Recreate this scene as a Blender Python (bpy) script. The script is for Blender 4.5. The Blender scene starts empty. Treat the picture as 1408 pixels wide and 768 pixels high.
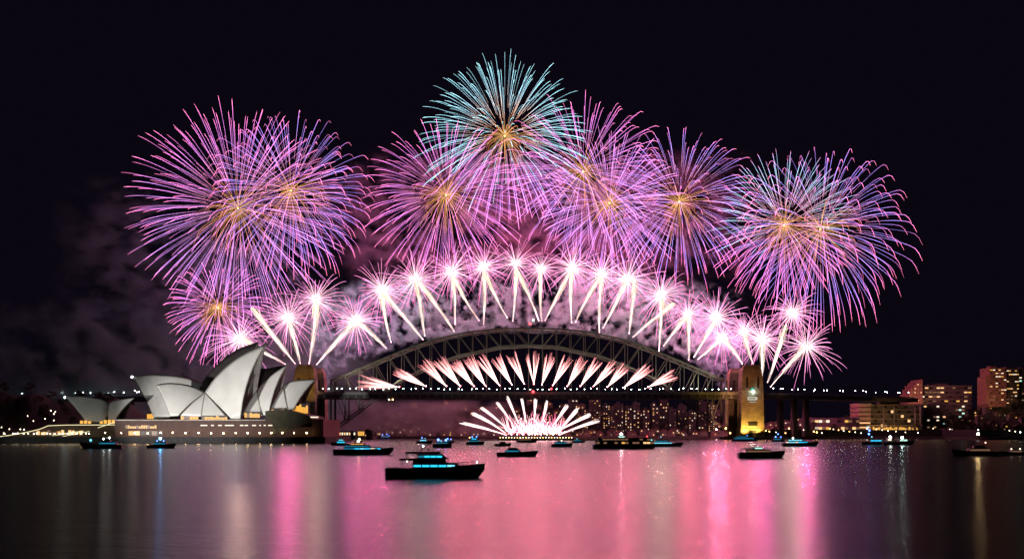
import bpy, math, random
from mathutils import Vector, Matrix

R_ = random.Random(7)
scene = bpy.context.scene
col = scene.collection
F = 1369.0            # focal length in photo pixels (1408 px wide, 36 mm sensor, 35 mm lens)
HZ = 593.0            # horizon row of the level camera
CH = 10.0             # camera height above the water

# ------------------------------------------------------------------ camera
cam = bpy.data.cameras.new("camera")
cam.lens = 36.0 * F / 1408.0
cam.sensor_width = 36.0
cam.shift_y = (HZ - 384.0) / 1408.0
cam.clip_start = 0.5
cam.clip_end = 20000.0
cam_o = bpy.data.objects.new("camera", cam)
cam_o.location = (0, 0, CH)
cam_o.rotation_euler = (math.radians(90), 0, 0)
col.objects.link(cam_o)
scene.camera = cam_o

# ------------------------------------------------------------------ night sky
world = bpy.data.worlds.new("World")
scene.world = world
world.use_nodes = True
wn, wl = world.node_tree.nodes, world.node_tree.links
bg = wn["Background"]
sky = wn.new("ShaderNodeTexSky")
sky.sky_type = 'NISHITA'
sky.sun_disc = False
sky.sun_elevation = math.radians(-6)
sky.sun_rotation = math.radians(160)
tint = wn.new("ShaderNodeMix"); tint.data_type = 'RGBA'; tint.blend_type = 'ADD'
tint.inputs[0].default_value = 1.0
tint.inputs[7].default_value = (0.062, 0.040, 0.105, 1)
wl.new(sky.outputs[0], tint.inputs[6])
wl.new(tint.outputs[2], bg.inputs[0])
bg.inputs[1].default_value = 0.05

scene.view_settings.view_transform = 'Standard'
scene.view_settings.look = 'None'
scene.view_settings.exposure = 0.0
scene.view_settings.gamma = 1.0
scene.view_settings.use_curve_mapping = False
scene.render.engine = 'CYCLES'
cy = scene.cycles
cy.use_denoising = True
cy.max_bounces = 5
cy.diffuse_bounces = 1
cy.glossy_bounces = 2
cy.transparent_max_bounces = 8
cy.transmission_bounces = 2
cy.volume_bounces = 0
cy.volume_step_rate = 0.6
cy.volume_max_steps = 200
cy.sample_clamp_indirect = 4.0
cy.sample_clamp_direct = 0.0
cy.caustics_reflective = False
cy.caustics_refractive = False
cy.use_light_tree = True


# ================================================================== helpers
def P(x, y, Y):
    """the point at distance Y that the photograph shows at pixel (x, y)"""
    return Vector(((x - 704.0) * Y / F, Y, CH + (HZ - y) * Y / F))


def PX(x, Y):
    return (x - 704.0) * Y / F


def PZ(y, Y):
    return CH + (HZ - y) * Y / F


def WL(y):
    """distance of a waterline seen at row y"""
    return CH * F / (y - HZ)


def tag(o, label=None, cat=None, group=None, kind=None):
    if label: o['label'] = label
    if cat: o['category'] = cat
    if group: o['group'] = group
    if kind: o['kind'] = kind
    return o


def empty(name, loc, label=None, cat=None, group=None, rz=0.0):
    o = bpy.data.objects.new(name, None)
    o.location = loc
    o.rotation_euler = (0, 0, rz)
    o.empty_display_size = 1.0
    col.objects.link(o)
    return tag(o, label, cat, group)


def root_loc(o):
    v = Vector((0, 0, 0))
    while o is not None:
        v += Vector(o.location)
        o = o.parent
    return v


class MB:
    """collects faces, then links them as one mesh object"""
    def __init__(self):
        self.v, self.f, self.c, self.uv = [], [], [], {}

    def face(self, pts, c=None):
        b = len(self.v)
        for p in pts:
            self.v.append(tuple(p)); self.c.append(c or (1, 1, 1))
        self.f.append(tuple(range(b, b + len(pts))))

    def box(self, x0, x1, y0, y1, z0, z1, top=None):
        """top = (dx0, dx1, dy0, dy1) moves the upper edges"""
        d = top or (0, 0, 0, 0)
        b = len(self.v)
        self.v += [(x0, y0, z0), (x1, y0, z0), (x1, y1, z0), (x0, y1, z0),
                   (x0 + d[0], y0 + d[2], z1), (x1 + d[1], y0 + d[2], z1),
                   (x1 + d[1], y1 + d[3], z1), (x0 + d[0], y1 + d[3], z1)]
        self.c += [(1, 1, 1)] * 8
        for q in ((0, 3, 2, 1), (4, 5, 6, 7), (0, 1, 5, 4), (1, 2, 6, 5), (2, 3, 7, 6), (3, 0, 4, 7)):
            self.f.append(tuple(b + i for i in q))
        return self

    def prism_xz(self, pts, y0, y1):
        """outline in X-Z given depth from y0 to y1"""
        n = len(pts); b = len(self.v)
        for y in (y0, y1):
            for x, z in pts:
                self.v.append((x, y, z)); self.c.append((1, 1, 1))
        self.f.append(tuple(b + i for i in range(n)))
        self.f.append(tuple(b + n + i for i in reversed(range(n))))
        for i in range(n):
            j = (i + 1) % n
            self.f.append((b + i, b + n + i, b + n + j, b + j))
        return self

    def tube(self, pts, rad, sides=6, cols=None, caps=False):
        n = len(pts); b = len(self.v)
        pts = [Vector(p) for p in pts]
        for i, p in enumerate(pts):
            t = (pts[min(i + 1, n - 1)] - pts[max(i - 1, 0)])
            if t.length < 1e-9: t = Vector((0, 0, 1))
            t.normalize()
            a = Vector((0, 0, 1)) if abs(t.z) < 0.9 else Vector((1, 0, 0))
            u = t.cross(a).normalized(); w = t.cross(u)
            r = rad[i] if hasattr(rad, '__len__') else rad
            for k in range(sides):
                an = 2 * math.pi * k / sides
                q = p + (u * math.cos(an) + w * math.sin(an)) * r
                self.v.append(tuple(q)); self.c.append(cols[i] if cols else (1, 1, 1))
        for i in range(n - 1):
            for k in range(sides):
                m = (k + 1) % sides
                self.f.append((b + i * sides + k, b + i * sides + m, b + (i + 1) * sides + m, b + (i + 1) * sides + k))
        if caps:
            self.f.append(tuple(b + k for k in reversed(range(sides))))
            self.f.append(tuple(b + (n - 1) * sides + k for k in range(sides)))
        return self

    def beam(self, pts, wy, hz):
        """rectangular section swept along a path lying in an X-Z plane"""
        n = len(pts); b = len(self.v)
        pts = [Vector(p) for p in pts]
        for i, p in enumerate(pts):
            t = (pts[min(i + 1, n - 1)] - pts[max(i - 1, 0)]).normalized()
            s = Vector((0, 1, 0))
            if abs(t.y) > 0.9: s = Vector((1, 0, 0))
            u = t.cross(s).normalized(); s = u.cross(t).normalized()
            for du, ds in ((-1, -1), (1, -1), (1, 1), (-1, 1)):
                q = p + u * du * hz / 2 + s * ds * wy / 2
                self.v.append(tuple(q)); self.c.append((1, 1, 1))
        for i in range(n - 1):
            for k in range(4):
                m = (k + 1) % 4
                self.f.append((b + i * 4 + k, b + i * 4 + m, b + (i + 1) * 4 + m, b + (i + 1) * 4 + k))
        self.f.append((b + 3, b + 2, b + 1, b)); e = b + (n - 1) * 4
        self.f.append((e, e + 1, e + 2, e + 3))
        return self

    def grid(self, rows, uv=False):
        n, m = len(rows), len(rows[0]); b = len(self.v)
        for i, r in enumerate(rows):
            for j, p in enumerate(r):
                if uv: self.uv[len(self.v)] = (i / (n - 1), j / (m - 1))
                self.v.append(tuple(p)); self.c.append((1, 1, 1))
        for i in range(n - 1):
            for j in range(m - 1):
                self.f.append((b + i * m + j, b + i * m + j + 1, b + (i + 1) * m + j + 1, b + (i + 1) * m + j))
        return self

    def ball(self, c, r, seg=8, rings=5, colr=None, sz=1.0):
        b = len(self.v); c = Vector(c)
        for i in range(rings + 1):
            th = math.pi * i / rings
            for k in range(seg):
                ph = 2 * math.pi * k / seg
                self.v.append((c.x + r * math.sin(th) * math.cos(ph), c.y + r * math.sin(th) * math.sin(ph), c.z + r * sz * math.cos(th)))
                self.c.append(colr or (1, 1, 1))
        for i in range(rings):
            for k in range(seg):
                m = (k + 1) % seg
                self.f.append((b + i * seg + k, b + (i + 1) * seg + k, b + (i + 1) * seg + m, b + i * seg + m))
        return self

    def build(self, name, mat, parent=None, smooth=False, colors=False, local=False):
        off = Vector((0, 0, 0)) if local else root_loc(parent)
        me = bpy.data.meshes.new(name)
        me.from_pydata([(x - off.x, y - off.y, z - off.z) for x, y, z in self.v], [], self.f)
        if colors:
            at = me.color_attributes.new("glow", 'FLOAT_COLOR', 'POINT')
            buf = []
            for c in self.c: buf += [c[0], c[1], c[2], 1.0]
            at.data.foreach_set("color", buf)
        if self.uv:
            ul = me.uv_layers.new(name="UVMap")
            for lp in me.loops:
                ul.data[lp.index].uv = self.uv.get(lp.vertex_index, (0, 0))
        me.materials.append(mat)
        if smooth:
            me.polygons.foreach_set("use_smooth", [True] * len(me.polygons))
        me.update()
        o = bpy.data.objects.new(name, me)
        o.parent = parent
        col.objects.link(o)
        return o


def copy_tree(o, parent=None):
    c = o.copy(); col.objects.link(c); c.parent = parent
    for ch in list(o.children):
        copy_tree(ch, c)
    return c


def spline(pts, n):
    """Catmull-Rom through pts, n samples"""
    pts = [Vector(p) for p in pts]
    e = [pts[0] * 2 - pts[1]] + pts + [pts[-1] * 2 - pts[-2]]
    out = []
    for i in range(n):
        s = i / (n - 1) * (len(pts) - 1)
        k = min(int(s), len(pts) - 2); t = s - k
        a, b, c, d = e[k], e[k + 1], e[k + 2], e[k + 3]
        out.append(0.5 * ((2 * b) + (c - a) * t + (2 * a - 5 * b + 4 * c - d) * t * t + (3 * b - a - 3 * c + d) * t ** 3))
    return out


def lerp_table(tab, x):
    if x <= tab[0][0]: return tab[0][1]
    for (a, va), (b, vb) in zip(tab, tab[1:]):
        if x <= b:
            return va + (vb - va) * (x - a) / (b - a)
    return tab[-1][1]


# ================================================================== materials
def mat_new(name):
    m = bpy.data.materials.new(name); m.use_nodes = True
    return m, m.node_tree.nodes, m.node_tree.links, m.node_tree.nodes["Principled BSDF"]


def surf(name, color, rough=0.7, metal=0.0, scale=0.4, vary=0.35, bump=0.0):
    """plain coated surface with uneven tone from noise"""
    m, n, l, b = mat_new(name)
    tc = n.new("ShaderNodeTexCoord"); no = n.new("ShaderNodeTexNoise")
    no.inputs["Scale"].default_value = scale; no.inputs["Detail"].default_value = 6
    l.new(tc.outputs["Object"], no.inputs["Vector"])
    rp = n.new("ShaderNodeValToRGB")
    rp.color_ramp.elements[0].position = 0.3; rp.color_ramp.elements[1].position = 0.72
    rp.color_ramp.elements[0].color = (*[c * (1 - vary) for c in color], 1)
    rp.color_ramp.elements[1].color = (*[min(1, c * (1 + vary)) for c in color], 1)
    l.new(no.outputs["Fac"], rp.inputs[0]); l.new(rp.outputs[0], b.inputs["Base Color"])
    b.inputs["Roughness"].default_value = rough; b.inputs["Metallic"].default_value = metal
    if bump:
        bp = n.new("ShaderNodeBump"); bp.inputs["Strength"].default_value = bump; bp.inputs["Distance"].default_value = 0.5
        l.new(no.outputs["Fac"], bp.inputs["Height"]); l.new(bp.outputs[0], b.inputs["Normal"])
    return m


def glow(name, color, strength, sampled=True):
    m, n, l, b = mat_new(name)
    b.inputs["Base Color"].default_value = (0.02, 0.02, 0.02, 1)
    b.inputs["Emission Color"].default_value = (*color, 1)
    b.inputs["Emission Strength"].default_value = strength
    if not sampled: m.cycles.emission_sampling = 'NONE'
    return m


def spark_mat(name, strength, sampled=True):
    m, n, l, b = mat_new(name)
    n.remove(b)
    at = n.new("ShaderNodeAttribute"); at.attribute_name = "glow"
    em = n.new("ShaderNodeEmission"); em.inputs[1].default_value = strength
    l.new(at.outputs["Color"], em.inputs[0])
    l.new(em.outputs[0], n["Material Output"].inputs[0])
    if not sampled: m.cycles.emission_sampling = 'NONE'
    return m


M = {}
M['spark'] = spark_mat('burning_sparks', 1.0, False)
M['core'] = spark_mat('white_hot_core', 1.0)
M['steel'] = surf('grey_bridge_steel', (0.115, 0.115, 0.105), 0.55, 0.2, 0.15, 0.3)
M['deck'] = surf('deck_steel', (0.08, 0.08, 0.08), 0.7, 0.1, 0.2, 0.4)
M['rail'] = surf('railing_steel', (0.30, 0.31, 0.31), 0.6, 0.1, 0.3, 0.4)
M['asphalt'] = surf('asphalt', (0.05, 0.05, 0.05), 0.9, 0, 0.5, 0.3)
M['concrete'] = surf('pale_concrete', (0.32, 0.29, 0.26), 0.8, 0, 0.12, 0.35, 0.2)
M['dark_concrete'] = surf('wet_seawall', (0.018, 0.016, 0.016), 0.8, 0, 0.3, 0.5, 0.3)
M['earth'] = surf('dark_earth', (0.035, 0.035, 0.025), 0.95, 0, 0.05, 0.5, 0.4)
M['leaf'] = surf('leaves', (0.045, 0.06, 0.025), 0.7, 0, 0.3, 0.6)
M['bark'] = surf('bark', (0.08, 0.055, 0.035), 0.9, 0, 0.8, 0.4, 0.4)
M['black_hull'] = surf('black_hull_paint', (0.018, 0.019, 0.024), 0.35, 0, 0.5, 0.4)
M['navy_hull'] = surf('navy_hull_paint', (0.012, 0.016, 0.03), 0.35, 0, 0.5, 0.4)
M['white_paint'] = surf('boat_gelcoat', (0.14, 0.16, 0.19), 0.5, 0, 0.5, 0.3)
M['boat_deck'] = surf('boat_deck', (0.03, 0.025, 0.022), 0.7, 0, 2.0, 0.3)
M['dark_metal'] = surf('dark_metal', (0.03, 0.03, 0.032), 0.5, 0.5, 1.0, 0.3)
M['dark_glass'] = surf('dark_glass', (0.012, 0.013, 0.016), 0.3, 0, 0.1, 0.3)
M['red_brick'] = surf('red_brick', (0.34, 0.17, 0.12), 0.85, 0, 0.3, 0.35, 0.2)
M['tower_wall'] = surf('dim_tower_wall', (0.13, 0.115, 0.11), 0.8, 0, 0.1, 0.35)
M['house_wall'] = surf('house_wall', (0.16, 0.13, 0.11), 0.85, 0, 0.3, 0.4)
M['roof_tile'] = surf('roof_tile', (0.12, 0.07, 0.05), 0.85, 0, 0.6, 0.4)
M['win_warm'] = glow('lit_window_warm', (1.0, 0.56, 0.25), 1.25, False)
M['win_gold'] = glow('lit_window_gold', (1.0, 0.50, 0.10), .95, False)
M['win_white'] = glow('lit_window_white', (1.0, 0.82, 0.62), 1.3, False)
M['win_green'] = glow('lit_window_green', (0.55, 1.0, 0.80), 1.2, False)
M['win_dim'] = glow('lit_window_dim', (1.0, 0.50, 0.28), 0.2, False)
M['cyan'] = glow('cyan_cabin_light', (0.03, 0.60, 0.92), 1.4)
M['cyan_dim'] = glow('dim_cyan_cabin_light', (0.03, 0.38, 0.62), 0.5)
M['pale_cyan'] = glow('pale_cyan_light', (0.22, 0.78, 1.0), 1.3)
M['blue'] = glow('blue_lamp', (0.10, 0.22, 1.0), 6.0)
M['blue_strong'] = glow('strong_blue_lamp', (0.08, 0.42, 1.0), 60.0)
M['lamp_white'] = glow('white_lamp', (0.82, 0.95, 0.90), 40.0)
M['lamp_green'] = glow('greenish_lamp', (0.66, 0.95, 0.84), 60.0)
M['lamp_warm'] = glow('warm_lamp', (1.0, 0.68, 0.32), 45.0)
M['lamp_cream'] = glow('cream_lamp', (1.0, 0.80, 0.55), 9.0)
M['lamp_orange'] = glow('orange_lamp', (1.0, 0.50, 0.12), 16.0)
M['lamp_red'] = glow('red_lamp', (1.0, 0.04, 0.05), 9.0)
M['strip'] = glow('promenade_light_strip', (0.95, 0.85, 0.48), 1.3)
M['foyer'] = glow('golden_foyer_light', (1.0, 0.46, 0.07), 1.1)

# stone of the pylons: coursed blocks
m, n, l, b = mat_new('granite_blocks')
tc = n.new("ShaderNodeTexCoord"); br = n.new("ShaderNodeTexBrick")
mp = n.new("ShaderNodeMapping"); mp.inputs["Rotation"].default_value = (math.radians(90), 0, 0)
l.new(tc.outputs["Object"], mp.inputs[0]); l.new(mp.outputs[0], br.inputs["Vector"])
br.inputs["Color1"].default_value = (0.33, 0.27, 0.20, 1); br.inputs["Color2"].default_value = (0.24, 0.19, 0.145, 1)
br.inputs["Mortar"].default_value = (0.10, 0.08, 0.06, 1)
br.inputs["Scale"].default_value = 1.0; br.inputs["Brick Width"].default_value = 4.6; br.inputs["Row Height"].default_value = 2.3
br.inputs["Mortar Size"].default_value = 0.12
no = n.new("ShaderNodeTexNoise"); no.inputs["Scale"].default_value = 0.12; no.inputs["Detail"].default_value = 5
l.new(tc.outputs["Object"], no.inputs["Vector"])
mx = n.new("ShaderNodeMix"); mx.data_type = 'RGBA'; mx.blend_type = 'MULTIPLY'; mx.inputs[0].default_value = 0.8
l.new(br.outputs[0], mx.inputs[6]); l.new(no.outputs["Fac"], mx.inputs[7]); l.new(mx.outputs[2], b.inputs["Base Color"])
b.inputs["Roughness"].default_value = 0.85
M['granite'] = m

# podium cladding: big panels of reddish granite
m, n, l, b = mat_new('podium_granite')
tc = n.new("ShaderNodeTexCoord"); br = n.new("ShaderNodeTexBrick")
mp = n.new("ShaderNodeMapping"); mp.inputs["Rotation"].default_value = (math.radians(90), 0, 0)
l.new(tc.outputs["Object"], mp.inputs[0]); l.new(mp.outputs[0], br.inputs["Vector"])
br.inputs["Color1"].default_value = (0.075, 0.038, 0.032, 1); br.inputs["Color2"].default_value = (0.06, 0.030, 0.026, 1)
br.inputs["Mortar"].default_value = (0.05, 0.03, 0.024, 1); br.offset = 0.0
br.inputs["Scale"].default_value = 1.0; br.inputs["Brick Width"].default_value = 1.8; br.inputs["Row Height"].default_value = 9.0
br.inputs["Mortar Size"].default_value = 0.06
l.new(br.outputs[0], b.inputs["Base Color"]); b.inputs["Roughness"].default_value = 0.8
M['podium'] = m

# glazed roof tiles with fanning ribs
m, n, l, b = mat_new('cream_roof_tiles')
uv = n.new("ShaderNodeUVMap"); uv.uv_map = "UVMap"
sp = n.new("ShaderNodeSeparateXYZ"); l.new(uv.outputs[0], sp.inputs[0])
def line(out, count, width):
    a = n.new("ShaderNodeMath"); a.operation = 'MULTIPLY'; a.inputs[1].default_value = count; l.new(out, a.inputs[0])
    f = n.new("ShaderNodeMath"); f.operation = 'FRACT'; l.new(a.outputs[0], f.inputs[0])
    g = n.new("ShaderNodeMath"); g.operation = 'LESS_THAN'; g.inputs[1].default_value = width; l.new(f.outputs[0], g.inputs[0])
    return g.outputs[0]
la, lb = line(sp.outputs[0], 22, 0.10), line(sp.outputs[1], 26, 0.10)
mxm = n.new("ShaderNodeMath"); mxm.operation = 'MAXIMUM'; l.new(la, mxm.inputs[0]); l.new(lb, mxm.inputs[1])
no = n.new("ShaderNodeTexNoise"); no.inputs["Scale"].default_value = 0.08; no.inputs["Detail"].default_value = 4
tc = n.new("ShaderNodeTexCoord"); l.new(tc.outputs["Object"], no.inputs["Vector"])
rp = n.new("ShaderNodeValToRGB"); rp.color_ramp.elements[0].position = 0.3; rp.color_ramp.elements[1].position = 0.7
rp.color_ramp.elements[0].color = (0.62, 0.60, 0.57, 1); rp.color_ramp.elements[1].color = (0.76, 0.745, 0.71, 1)
l.new(no.outputs["Fac"], rp.inputs[0])
mx = n.new("ShaderNodeMix"); mx.data_type = 'RGBA'; mx.inputs[7].default_value = (0.56, 0.545, 0.52, 1)
l.new(mxm.outputs[0], mx.inputs[0]); l.new(rp.outputs[0], mx.inputs[6]); l.new(mx.outputs[2], b.inputs["Base Color"])
b.inputs["Roughness"].default_value = 0.45
M['tiles'] = m
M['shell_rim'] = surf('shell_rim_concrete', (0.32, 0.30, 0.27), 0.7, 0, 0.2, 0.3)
M['shell_back'] = surf('dark_soffit_and_shade', (0.055, 0.045, 0.045), 0.6, 0, 0.2, 0.3)  # dark tone also carries the shade on the far hall's back shells

# harbour water: long-exposure chop
m, n, l, b = mat_new('harbour_water')
b.inputs["Base Color"].default_value = (0.004, 0.004, 0.008, 1)
b.inputs["Roughness"].default_value = 0.215
b.inputs["IOR"].default_value = 1.6
tc = n.new("ShaderNodeTexCoord")
def wave(scale, stretch, detail):
    mp = n.new("ShaderNodeMapping"); mp.inputs["Scale"].default_value = (scale, scale * stretch, scale)
    l.new(tc.outputs["Object"], mp.inputs[0])
    t = n.new("ShaderNodeTexNoise"); t.inputs["Scale"].default_value = 1.0; t.inputs["Detail"].default_value = detail
    l.new(mp.outputs[0], t.inputs["Vector"]); return t.outputs["Fac"]
w1, w2 = wave(0.42, 4.5, 4), wave(0.02, 9.0, 1)
ad = n.new("ShaderNodeMath"); ad.operation = 'MULTIPLY_ADD'; ad.inputs[1].default_value = 0.6
l.new(w2, ad.inputs[0]); l.new(w1, ad.inputs[2])
bp = n.new("ShaderNodeBump"); bp.inputs["Strength"].default_value = 1.0; bp.inputs["Distance"].default_value = 0.11
l.new(ad.outputs[0], bp.inputs["Height"]); l.new(bp.outputs[0], b.inputs["Normal"])
M['water'] = m

# ================================================================== setting
w = MB(); w.face([(-6000, -200, 0), (6000, -200, 0), (6000, 9000, 0), (-6000, 9000, 0)])
tag(w.build('water', M['water']), kind='structure')

SHORE = [(-900, 860), (447, 872), (449, 1225), (500, 1240), (520, 1500), (975, 1500), (995, 1262), (1060, 1262),
         (1100, 1330), (1190, 1340), (1300, 1330), (1345, 1230), (2400, 1150)]
HTOP = [(-900, 60), (20, 46), (150, 44), (220, 20), (440, 3), (500, 10), (560, 48), (700, 52), (900, 46), (990, 36),
        (1060, 18), (1180, 22), (1260, 34), (1330, 40), (1400, 62), (2400, 80)]


def shore_y(px): return lerp_table(SHORE, px)


def land_z(px, Y):
    s = shore_y(px); t = min(1, max(0, (Y - s - 55) / 260.0)); t = t * t * (3 - 2 * t)
    rough = 0.14 * math.sin(px * .043 + Y * .011) + 0.1 * math.sin(px * .11 - Y * .02)
    return 3.2 + t * lerp_table(HTOP, px) * (1 + rough)


g = MB(); rows = []
pxs = [-900, -600, -400, -200] + list(range(-100, 445, 20)) + [446, 449] + list(range(460, 1500, 12)) + [1600, 1800, 2100, 2400]
for px_ in pxs:
    s = shore_y(px_); r = [Vector((PX(px_, s), s, -4)), Vector((PX(px_, s), s, 3.2))]
    for d in (6, 30, 60, 100, 140, 180, 220, 260, 300, 330, 500, 900, 2000, 5000):
        Y = s + d; z = land_z(px_, Y) if d < 600 else land_z(px_, s + 500) * (0.8 if d < 1000 else 0.3)
        r.append(Vector((PX(px_, Y), Y, z)))
    rows.append(r)
g.grid(rows)
tag(g.build('ground', M['earth'], smooth=True), kind='structure')

# paved quay round the hall
q = MB()
q.prism_xz([(PX(-250, 861), -3), (PX(447, 861), -3), (PX(447, 861), PZ(600.3, 861)), (PX(-250, 861), PZ(600.3, 861))], 861, 1000)
tag(q.build('quay', M['dark_concrete']), kind='structure')
# waterfront road on the north shore
q = MB(); rr = []
for px_ in range(985, 1420, 12):
    s = shore_y(px_); rr.append([Vector((PX(px_, s + d), s + d, 3.35)) for d in (14, 28)])
q.grid(rr); tag(q.build('road', M['asphalt']), kind='structure')


# ================================================================== bridge
YN, YF = 1300.0, 1332.0
UPPER = [(0, 451.3), (41, 452.0), (81, 456), (122, 464.5), (164, 478), (207, 496), (250, 514.5), (272, 522.5)]
LOWER = [(0, 474), (41, 476.5), (98, 489), (144, 506.5), (178, 522.5), (210, 545), (245, 572), (272, 591)]
NP = 28
XS = [455 + 544.0 * i / NP for i in range(NP + 1)]
bridge = empty('arch_bridge', (PX(727, YN), (YN + YF) / 2, 0), 'long grey steel arch bridge spanning the harbour behind the fireworks', 'bridge')
DT = 60.0
for Yt in (YN, YF):
    up = [Vector((PX(x, YN), Yt, PZ(lerp_table(UPPER, abs(x - 727)), YN))) for x in XS]
    lo = [Vector((PX(x, YN), Yt, PZ(lerp_table(LOWER, abs(x - 727)), YN))) for x in XS]
    su, sl = spline(up, 120), spline(lo, 120)
    for nm, sc_, hz_ in (('upper_chord', su, 1.5), ('lower_chord', sl, 1.4)):
        ch_ = MB().beam(sc_, 1.0, hz_).build(nm, M['steel'], bridge)
        for sg_ in (-1, 1):
            MB().beam([p + Vector((0, -.12, sg_ * hz_ * .62)) for p in sc_], 1.7, .32).build('highlight_flange', M['rail'], ch_)  # paler flanges put the chords' lit edge highlights into the colour
    for i in range(NP + 1):
        MB().beam([up[i], lo[i]], 1.0, 2.6 if i in (0, NP) else .8).build('truss_post', M['steel'], bridge)
        if i < NP:
            a, b2 = (up[i], lo[i + 1]) if i < NP / 2 else (up[i + 1], lo[i])
            MB().beam([a, b2], 1.0, 0.85).build('diagonal_brace', M['steel'], bridge)
        if lo[i].z > DT + 3:
            MB().beam([lo[i], Vector((lo[i].x, Yt, DT))], 0.5, 0.5).build('hanger', M['steel'], bridge)
        elif 0 < i < NP and lo[i].z < DT - 6:
            MB().beam([Vector((lo[i].x, Yt, DT - 5)), lo[i]], 1.6, 1.6).build('deck_post', M['steel'], bridge)
    if Yt == YN:
        U0, L0 = up, lo
for i in range(NP + 1):
    for p in (U0[i], L0[i]):
        MB().beam([Vector((p.x, YN, p.z)), Vector((p.x, YF, p.z))], 0.8, 1.0).build('cross_beam', M['steel'], bridge)
    if i < NP:
        MB().beam([Vector((U0[i].x, YN, U0[i].z)), Vector((U0[i + 1].x, YF, U0[i + 1].z))], 0.5, 0.5).build('lateral_brace', M['steel'], bridge)
MB().box(PX(400, YN), PX(1052, YN), YN - 9, YF + 9, 53.2, 59.6).build('deck', M['deck'], bridge)
MB().box(PX(400, YN), PX(1052, YN), YN - 9.6, YN - 9.1, 58.0, 61.6).build('deck_railing', M['rail'], bridge)
MB().box(PX(400, YN), PX(1052, YN), YF + 9.1, YF + 9.6, 58.0, 61.6).build('deck_railing', M['rail'], bridge)
for i in range(0, 60):
    x = 404 + i * 10.9
    MB().box(PX(x, YN) - .5, PX(x, YN) + .5, YN - 9.55, YN - 9.02, 53.4, 57.9).build('girder_stiffener', M['rail'], bridge)
bz = empty('beacon_lamp', P(729, 449, YN), 'red warning beacon on a short mast at the crown of the arch', 'beacon')
MB().tube([P(729, 451, YN), P(729, 441, YN)], 0.35, 6, caps=True).build('mast', M['steel'], bz)
MB().ball(P(729, 445, YN), 1.5).build('lamp', M['lamp_red'], bz)
MB().ball(P(733, 440, YN), 0.8).build('lamp', M['lamp_green'], bz)
bz = empty('beacon_lamp', P(733, 540, YN - 11), 'red navigation light hung under the middle of the deck', 'beacon')
MB().box(PX(731.5, YN), PX(734.5, YN), YN - 11.5, YN - 9.2, 54.5, 56.5).build('bracket', M['steel'], bz)
MB().ball(P(733, 538, YN - 11.6), 1.6).build('lamp', M['lamp_red'], bz)
MB().ball(P(758, 534, YN - 11.6), 1.2).build('lamp', M['lamp_red'], bz)
bz = empty('maintenance_gantry', P(537, 547, YN - 5), 'small lit maintenance gantry hanging under the deck near the near end of the arch', 'gantry')
MB().box(PX(532, YN), PX(542, YN), YN - 9, YN + 2, 48.8, 50.6).build('platform', M['steel'], bz)
for x in (533, 541): MB().tube([P(x, 546.8, YN - 8.8), P(x, 549.5, YN - 8.8)], 0.25, 5).build('hanger', M['steel'], bz)
MB().ball(P(535, 549, YN - 9.2), 0.9).build('lamp', M['lamp_cream'], bz)
MB().ball(P(540, 549, YN - 9.2), 0.9).build('lamp', M['lamp_orange'], bz)


def pylon(xc, Yc, label, wpx=30.0, sign=False):
    x = PX(xc, Yc); o = empty('stone_pylon', (x, Yc, 3), label, 'pylon', 'granite pylons at the ends of the bridge')
    hw = wpx / 2 * Yc / F
    def loft(secs):
        m_ = MB(); rows_ = []
        for z, a, d in secs:
            rows_.append([Vector((x - a, Yc - d, z)), Vector((x + a, Yc - d, z)), Vector((x + a, Yc + d, z)), Vector((x - a, Yc + d, z)), Vector((x - a, Yc - d, z))])
        m_.grid(rows_); m_.face([r for r in rows_[-1][:4]]); m_.face([r for r in rows_[0][3::-1]])
        return m_
    loft([(3, hw * 1.10, 12.4), (14, hw * 1.09, 12.2), (14.01, hw * 1.05, 11.7), (62, hw * 0.985, 10.8)]).build('shaft', M['granite'], o)
    loft([(62.02, hw * 1.02, 11.2), (63.6, hw * 1.02, 11.2)]).build('deck_band', M['granite'], o)
    loft([(63.62, hw * .975, 10.6), (80, hw * .94, 10.2), (80.02, hw * .92, 9.9), (89, hw * .86, 9.2), (93.0, hw * .74, 8.0)]).build('upper_tower', M['granite'], o)
    loft([(93.02, hw * .70, 7.4), (95.4, hw * .68, 7.2)]).build('cap', M['granite'], o)
    yf = Yc - 12.3
    for s in (-0.5, 0.5):
        MB().box(x + s * hw - 1.1, x + s * hw + 1.1, Yc - 10.75, Yc - 10.2, 66, 79).build('slit_window', M['dark_glass'], o)
    MB().box(x - 5.8, x + 5.8, yf + .2, yf + 1.6, 17.5, 21.8).build('base_opening', M['dark_glass'], o)
    MB().box(x - 4.6, x + 4.6, yf - .1, yf + 1.2, 4, 11.8).build('doorway', M['dark_glass'], o)
    if sign:
        yy = Yc - 12.0
        sg = MB(); sg.prism_xz([(x - 6.5, 50.3), (x + 4.6, 50.3), (x + 6.4, 52.3), (x + 4.6, 54.6), (x - 6.5, 54.6)], yy - .35, yy + .6)
        sg = sg.build('sign_board', glow('sign_face', (1.0, 0.95, 0.74), 0.55), o)
        t = MB()
        for k in range(5): t.box(x - 5.2 + k * 1.75, x - 4.0 + k * 1.75, yy - .42, yy - .36, 51.7, 53.2)
        t.build('lettering', M['dark_metal'], sg)
        MB().box(x - 4.6, x + 4.4, yy - .3, yy + .6, 47.0, 48.9).build('sign_board', glow('sign_face_dim', (1.0, 0.9, 0.65), 0.3), o)
        MB().ball((x + .3, Yc - 13.2, 61.0), 1.5).build('lamp', M['lamp_green'], o)
        MB().ball((x - .8, Yc - 12.8, 64.0), 2.0).build('lamp', glow('green_glow_lamp', (.1, .75, .5), .8), o)
    return o


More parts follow.
